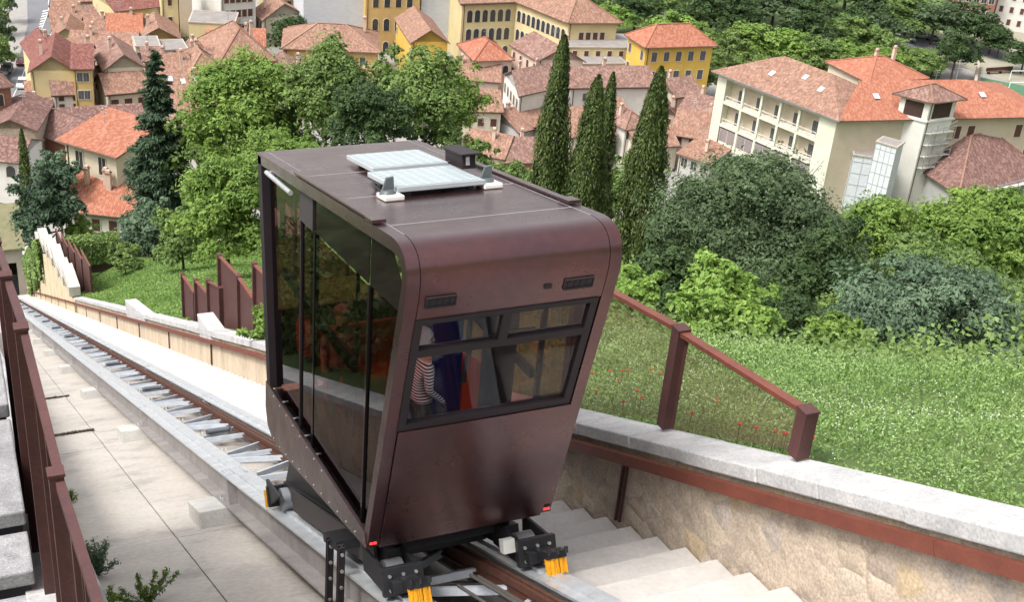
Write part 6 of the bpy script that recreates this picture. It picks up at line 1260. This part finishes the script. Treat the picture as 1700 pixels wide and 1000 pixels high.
def scaffold(name, label, Wf, x0, x1, y, z0, z1, sheets=0, group='scaffolds at the institute'):
    root = empty(name, Wf((x0+x1)/2, y, z0), label, 'scaffold', group); ex_ = Wf(1, 0, 0)-Wf(0, 0, 0); ey_ = Wf(0, 1, 0)-Wf(0, 0, 0); n = max(2, int((x1-x0)/2)+1)
    m_ = MB()
    for i in range(n):
        x = x0+(x1-x0)*i/(n-1)
        for yy in (y, y-1.0): m_.tube([Wf(x, yy, z0), Wf(x, yy, z1)], .06, n=5)
    m_.build('standards', SCAFF, root)
    z = z0+2.0; k = 0
    while z < z1:
        m_ = MB(); m_.obox(Wf(x0, y-1.0, z), ex_*(x1-x0), ey_*.9, up*.08); m_.build('deck', mat('deck_board', (0.45, 0.44, 0.42)), root)
        m_ = MB(); m_.tube([Wf(x0, y-1.02, z+1.0), Wf(x1, y-1.02, z+1.0)], .05, n=5); m_.tube([Wf(x0, y-1.02, z), Wf(x1, y-1.02, z+2.0)] if k % 2 else [Wf(x1, y-1.02, z), Wf(x0, y-1.02, z+2.0)], .045, n=5); m_.build('rail', SCAFF, root); z += 2.0; k += 1
    return root
scaffold('scaffold', 'open steel scaffold on the right face of the belvedere tower', TW, 0.2, tl-0.2, -.05, 8, 17.2)
fr_, FW_, fl, fd = HB('front_hip_house', 'grey house with a big mottled brown hip roof and scaffold rails at the right', (1592, 321), (1735, 290), 9, 16, 'hip', 5.6, 'grey', TILE_DARK, depth_px=(1500, 258), chim=0, cat='building', group=None, over=.8)
scaffold('scaffold', 'steel scaffold with red and white boards along the brown hip roof', FW_, 0, fl-0.5, -.9, 1, 9.6)
m_ = MB(); m_.obox(FW_(1.0, -2.05, 7.9), (FW_(1, 0, 0)-FW_(0, 0, 0))*4.5, (FW_(0, 1, 0)-FW_(0, 0, 0))*.05, up*.35); o = m_.build('red_board', mat('red_board', (0.45, 0.05, 0.06)), fr_)
zs = CITY
for (A, B, eh_, lb, cnt_) in (((1417, 258), (1486, 268), 12, 'white sheeted scaffold in front of the institute corner', 0), ((1455, 236), (1489, 246), 15.5, 'taller white sheeted scaffold tower beside the belvedere tower', 0)):
    r_, Wq, lq, dq = HB('sheeted_scaffold', lb, A, B, eh_, 3.0, 'flat', 1, SHEET, TILE_PINK, cat='scaffold', group='white sheeted scaffolds')
    m_ = MB()
    for q in range(5): m_.obox(Wq(lq*q/4-.03, -.05, 0), (Wq(1, 0, 0)-Wq(0, 0, 0))*.06, (Wq(0, 1, 0)-Wq(0, 0, 0))*.04, up*eh_)
    for q in range(7): m_.obox(Wq(0, -.06, eh_-1-q*2.0), (Wq(1, 0, 0)-Wq(0, 0, 0))*lq, (Wq(0, 1, 0)-Wq(0, 0, 0))*.03, up*.06)
    m_.build('tube_lines', mat('tube_grey', (0.38, 0.39, 0.41)), r_)  # tube grid in a darker grey than the sheeting
HB('apartment_block', 'red brick apartment block with balconies at the top right corner', (1598, -42), (1664, -34), 13.5, 14, 'flat', 1, 'brick', TILE_PINK, front=F_(3, 5, 'plain', w=1.3, h=1.6, top=1.2, storey=3.6), cat='building')
HB('apartment_block', 'white apartment block at the right edge of the top corner', (1668, -40), (1790, -22), 13.5, 14, 'flat', 1, 'white', TILE_PINK, front=F_(4, 7, 'closed', w=.9, h=1.5, top=1.0, storey=3.2), cat='building')
# road with markings
def sheet(name, pts, z, mt, **k):
    P = [onZ(*q, z) for q in pts]; c = sum(P)/len(P); m_ = MB(); f_ = tuple(range(len(P)))
    nn = np.cross(P[1]-P[0], P[2]-P[1]); f_ = f_ if nn[2] > 0 else f_[::-1]; m_.add(P, [f_]); return m_.build(name, mt, **k)
ASPH = mat('asphalt', (0.16, 0.16, 0.17), (0.13, 0.13, 0.14), rough=0.9, scale=0.3, fine=0.1); PAINT = mat('road_paint', (0.72, 0.72, 0.70), (0.6, 0.6, 0.58), rough=0.8, scale=1.0)
road = tag(sheet('road', [(44, -40), (46, 40), (26, 116), (-30, 168), (-30, 215), (50, 165), (50, 144), (86, 52), (92, -40)], CITY+0.05, ASPH), kind='structure')
for q in range(9):
    y = 16+q*4.3; xl, xr = 71-q*1.1, 81-q*1.6-(q > 6)*3
    sheet('hatch_stripe', [(xl, y+1.4), (xr, y-.6), (xr-.4, y+.9), (xl-.4, y+2.9)], CITY+0.058, PAINT, parent=road)
sheet('edge_line', [(80, -10), (80.8, -10), (81, 18), (65, 60), (40, 118), (36, 130), (35.2, 130), (39.2, 118), (64.2, 60), (80, 18)], CITY+0.057, PAINT, parent=road)
sheet('centre_line', [(62, 62), (62.8, 62), (32, 140), (22, 160), (21, 160), (31.2, 140)], CITY+0.058, PAINT, parent=road)
for q in range(7): sheet('crossing_dash', [(52+q*5.2, 56.2), (54.6+q*5.2, 56.2), (54.4+q*5.2, 58), (51.8+q*5.2, 58)], CITY+0.059, PAINT, parent=road)
# cars
def car_mesh_set():
    b = MB(); w = .88
    prof = [(-2.05, .32), (-2.1, .62), (-1.95, .86), (-1.1, .95), (1.35, .98), (2.0, .92), (2.1, .6), (2.05, .32)]
    b.prism([(-w, y, z) for y, z in prof], (2*w, 0, 0))
    cab_ = MB(); lo_ = [(-1.15, .955), (1.45, .985)]; hi_ = [(-.45, 1.43), (.95, 1.45)]
    V = [(-w+.04, lo_[0][0], lo_[0][1]), (w-.04, lo_[0][0], lo_[0][1]), (w-.04, lo_[1][0], lo_[1][1]), (-w+.04, lo_[1][0], lo_[1][1]), (-w+.2, hi_[0][0], hi_[0][1]), (w-.2, hi_[0][0], hi_[0][1]), (w-.2, hi_[1][0], hi_[1][1]), (-w+.2, hi_[1][0], hi_[1][1])]
    cab_.add(V, [(0, 1, 5, 4), (1, 2, 6, 5), (2, 3, 7, 6), (3, 0, 4, 7)]); rf_ = MB(); rf_.obox((-w+.18, hi_[0][0]-.03, 1.43), (2*w-.36, 0, 0), (0, 1.46, .02), (0, 0, .05))
    wh = MB(); wh.tube([(-.09, 0, 0), (.09, 0, 0)], .32, n=14); lmp = MB(); lmp.box((-.16, -.04, -.07), (.16, .04, .07))
    return b, cab_, rf_, wh, lmp
CB, CC, CR, CW, CL_ = car_mesh_set(); wmesh = CW.mesh('wheel', mat('tyre', (0.02, 0.02, 0.02), rough=0.9)); ccm = CC.mesh('windows', PANE); hl = CL_.mesh('headlight', mat('lamp_glass', (0.7, 0.7, 0.7), rough=0.2))
tl_ = CL_.mesh('tail_light', mat('tail_red', (0.4, 0.02, 0.02), rough=0.3))
def road_car(label, q, heading, colr, nm, grp='cars on the road'):
    P = onZ(*q, CITY+0.06); r = empty('car', P, label, 'car', grp); r.rotation_euler = (0, 0, heading); pm_ = mat('car_paint_'+nm, colr, colr, rough=0.3, spec=0.5, coat=0.4)
    link_mesh('body', CB.mesh('body', pm_), r); link_mesh('windows', ccm, r); link_mesh('roof', CR.mesh('roof', pm_), r)
    for x in (-.8, .8):
        for y in (-1.3, 1.3): link_mesh('wheel', wmesh, r, (x, y, .32))
    for x in (-.62, .62): link_mesh('headlight', hl, r, (x, -2.06, .68)); link_mesh('tail_light', tl_, r, (x, 2.06, .72))
    return r
hd_ = onZ(30, 130, CITY)-onZ(60, 50, CITY); hdg = math.atan2(hd_[1], hd_[0])+pi/2
road_car('white car nearest on the road', (38, 143), hdg, (0.75, 0.75, 0.75), 'white'); road_car('dark red car second on the road', (37, 105), hdg, (0.10, 0.02, 0.02), 'maroon'); road_car('silver and red car at the roadside trees', (48, 81), hdg, (0.45, 0.42, 0.42), 'silver')
road_car('black car parked under the roadside trees', (6, 128), hdg, (0.02, 0.02, 0.022), 'black'); road_car('dark grey car parked at the lower road edge', (12, 118), hdg, (0.06, 0.06, 0.07), 'grey'); road_car('black car at the top of the road', (93, 1), hdg, (0.03, 0.03, 0.035), 'black'); road_car('dark car below the black parked car', (3, 140), hdg, (0.03, 0.04, 0.06), 'navy')
for i, (q, cl, nm, lb) in enumerate((((1490, 66), (0.6, 0.6, 0.62), 'silver2', 'silver car parked under the park trees'), ((1505, 69), (0.05, 0.05, 0.06), 'grey', 'dark car parked under the park trees'), ((1530, 62), (0.7, 0.7, 0.7), 'white', 'white car parked under the park trees'), ((1548, 66), (0.2, 0.25, 0.35), 'bluegrey', 'blue grey car parked under the park trees'))): road_car(lb, q, .8+i*.05, cl, nm, 'cars parked by the park')
# lane behind the cabin, pitch, park
tag(sheet('lane', [(826, 190), (842, 185), (866, 232), (836, 236)], CITY+0.05, ASPH), kind='structure')
pit = tag(sheet('sports_pitch', [(1628, 128), (1720, 146), (1800, 190), (1690, 185), (1632, 158)], CITY+0.06, mat('pitch_turf', (0.07, 0.16, 0.09), (0.06, 0.14, 0.08), rough=0.95)), kind='structure')
tag(sheet('park_ground', [(1560, 20), (1720, 60), (1800, 150), (1690, 140), (1620, 118), (1560, 100)], CITY+0.04, mat('dry_park_ground', (0.30, 0.27, 0.22), (0.22, 0.22, 0.15), scale=.2)), kind='structure')
tag(sheet('park_road', [(1440, 62), (1600, 66), (1720, 104), (1720, 116), (1596, 82), (1440, 76)], CITY+0.055, ASPH), kind='structure')
tag(sheet('park_lawn', [(930, -90), (1560, -90), (1580, 60), (1560, 130), (1190, 135), (1040, 62), (930, 20)], CITY+0.035, mat('park_grass', (0.07, 0.12, 0.03), (0.10, 0.13, 0.04), scale=.3)), kind='structure')
WHITEP = mat('white_paint', (0.8, 0.8, 0.8))
for q, lb in (((1690, 152), 'nearer white goal on the green pitch'), ((1692, 132), 'farther white goal on the green pitch')):
    P = onZ(*q, CITY+.06); r = empty('goal', P, lb, 'goal', 'goals on the pitch'); ax_ = np.array([cos(-.15), sin(-.15), 0]); m_ = MB()
    for s in (-2.6, 2.6): m_.tube([P+ax_*s, P+ax_*s+up*2.1], .1, n=6)
    m_.build('post', WHITEP, r); m_ = MB(); m_.tube([P-ax_*2.6+up*2.1, P+ax_*2.6+up*2.1], .1, n=6); m_.build('crossbar', WHITEP, r)
sw_ = MB(); a_, b_ = onZ(1622, 112, CITY), onZ(1614, 160, CITY); sw_.beam(a_+up*1.2, b_+up*1.2, .6, 2.4); o = sw_.build('pitch_wall', WM['stone']); tag(o, 'old stone wall along the left side of the green pitch', 'wall')
for q, lb in (((1660, 121), 'long brown bench at the back of the green pitch'),):
    P = onZ(*q, CITY+.06); r = empty('bench', P, lb, 'bench'); m_ = MB(); m_.box((P[0]-4, P[1]-.4, P[2]+.5), (P[0]+4, P[1]+.4, P[2]+.6)); m_.build('seat', SHUT_B, r); m_ = MB(); m_.box((P[0]-4, P[1]+.4, P[2]+.6), (P[0]+4, P[1]+.5, P[2]+1.3)); m_.build('backrest', SHUT_B, r)
    for s in (-3.5, 0, 3.5): m_ = MB(); m_.box((P[0]+s-.1, P[1]-.4, P[2]), (P[0]+s+.1, P[1]+.4, P[2]+.5)); m_.build('leg', BLACK, r)
# antennas on the institute roofs
for q0, q1, lb in (((1474, 128), (1481, 88), 'tv aerial on the small red hip roof'), ((1587, 132), (1594, 98), 'tv aerial beside the belvedere tower')):
    Y = 195; a_ = onY(*q0, Y); b_ = onY(*q1, Y); r = empty('tv_aerial', a_, lb, 'aerial', 'tv aerials'); m_ = MB(); m_.tube([a_, (a_[0], a_[1], b_[2])], .05, n=5); m_.build('mast', SCAFF, r); m_ = MB()
    for t in (.55, .8, .95): m_.tube([(a_[0]-.9, a_[1], a_[2]*(1-t)+b_[2]*t), (a_[0]+.9, a_[1], a_[2]*(1-t)+b_[2]*t)], .035, n=5)
    m_.build('boom', SCAFF, r)
# ------------------------------------------------------------------ town and park trees: a few crowns, copied
PROTO = {}
def proto(kind, leaf, v):
    k = (kind, leaf, v)
    if k not in PROTO:
        rg = np.random.default_rng(hash((kind, v)) % 1000+v*31); D = crown_broad(rg, 9000, 0.5, 0.46, 34, 0.045); D[0][:, 2] += 0.52
        c_ = quads_mesh('crown', *D[:5], LEAF[leaf], rg); m_ = MB(); limbs(m_, 1.0, .025, .3, .35, v, 5); PROTO[k] = (c_, m_.mesh('trunk', BARK))
    return PROTO[k]
rT = random.Random(77)
def town_tree(label, qx, top, base, wpx, leaf, name='park_tree', group='trees in the town and park'):
    P = onZ(qx, base, CITY); T_ = ray(qx, top); k_ = math.hypot(P[0], P[1])/math.hypot(T_[0], T_[1]); zt_ = T_[2]*k_; hgt = max(3.0, zt_-CITY); w = wpx/FPX*np.linalg.norm(P)
    w *= 1.3; r = empty(name, P, label, 'tree', group); c_, t_ = proto('b', leaf, rT.randrange(3)); rz = rT.uniform(0, 6.28)
    for nm, me2 in (('crown', c_), ('trunk', t_)): o = link_mesh(nm, me2, r, (0, 0, 0), rz); o.scale = (w, w, hgt)
    return r
LST = [('large cedar between the salmon gable house and the orange house', 480, 22, 96, 66, 'dark'), ('round tree beside the low yellow wall building', 322, 58, 94, 52, 'grey'), ('dark garden tree in front of the white corner house', 879, 148, 190, 34, 'dark'),
       ('round garden tree before the long white house', 1057, 150, 186, 42, 'mid'), ('round tree right of the yellow villa', 1162, 96, 160, 56, 'mid'), ('small tree between villa and cypress', 1120, 150, 200, 26, 'dark'), ('small dark tree beside the round garden tree', 1078, 162, 188, 18, 'dark'),
       ('first roadside tree at the left edge', 0, -10, 60, 32, 'mid'), ('second roadside tree at the left edge', 8, 22, 96, 34, 'grey'), ('third roadside tree at the left edge', 4, 52, 122, 40, 'mid'), ('fourth roadside tree at the upper left', 16, -30, 38, 26, 'grey'), ('lowest roadside tree by the parked cars', -16, 78, 140, 36, 'dark')]
for q in LST: town_tree(*q)
park = []
for (qx, top, base, w, lf_) in [(960, -30, 40, 60, 'mid'), (1012, 0, 62, 62, 'lime'), (1052, -20, 55, 66, 'dark'), (1112, 14, 80, 84, 'lime'), (1090, -30, 40, 70, 'mid'), (1160, -20, 70, 80, 'dark'), (1150, 30, 95, 60, 'light'), (1205, 44, 110, 70, 'mid'), (1212, -25, 60, 90, 'dark'), (1258, 32, 110, 90, 'light'), (1280, -30, 50, 90, 'grey'), (1300, 40, 115, 70, 'lime'), (1293, 66, 116, 40, 'lime'), (1335, 10, 92, 80, 'dark'), (1360, 60, 122, 76, 'mid'), (1345, -25, 60, 80, 'dark'), (1394, 64, 118, 46, 'lime'), (1402, 18, 90, 80, 'mid'), (1440, 72, 122, 60, 'light'), (1428, -20, 70, 80, 'dark'), (1446, 14, 80, 86, 'grey'), (1480, 74, 124, 60, 'light'), (1500, -15, 62, 90, 'mid'), (1520, 80, 130, 60, 'mid'), (1545, 0, 74, 80, 'grey'), (1545, 86, 128, 50, 'mid'), (1578, 44, 132, 60, 'dark'), (1590, -10, 72, 80, 'grey'), (1610, 14, 84, 60, 'dark'), (1642, 34, 90, 56, 'dark'), (1694, 62, 122, 50, 'dark'), (1655, 46, 96, 40, 'dark'), (1180, 78, 130, 50, 'mid'), (1330, 80, 128, 60, 'mid'), (1385, 88, 130, 40, 'light'), (1225, -45, 30, 90, 'mid'), (1120, -48, 20, 90, 'dark'), (1400, -48, 24, 100, 'mid'), (1500, -50, 20, 100, 'dark'), (1010, -50, 16, 80, 'dark'), (1570, 60, 110, 40, 'dark'), (1235, 84, 128, 50, 'mid'), (1270, 90, 130, 44, 'mid'), (1460, 40, 104, 60, 'mid')]:
    park.append((qx, top, base, w, lf_))
COLN = dict(mid='mid green', lime='yellow green', dark='dark green', light='fresh green', grey='grey green')
spots = lambda x: 'behind the palazzo' if x < 1040 else 'behind the yellow villa' if x < 1190 else 'behind the institute roof' if x < 1420 else 'beyond the small red hip roof' if x < 1600 else 'near the pitch'
seen = {}
for (qx, top, base, w, lf_) in park:
    k = (lf_, spots(qx)); seen[k] = seen.get(k, 0)+1; rowt = 'front row ' if base > 105 else 'middle row ' if base > 58 else 'back row '
    lab = '%s%s park tree %s' % (rowt, COLN[lf_], spots(qx)); seen[lab] = seen.get(lab, 0)+1
    if seen[lab] > 1: lab += ', %s from left' % ['', '', 'second', 'third', 'fourth', 'fifth'][seen[lab]]
    town_tree(lab, qx, top, base, w, lf_)
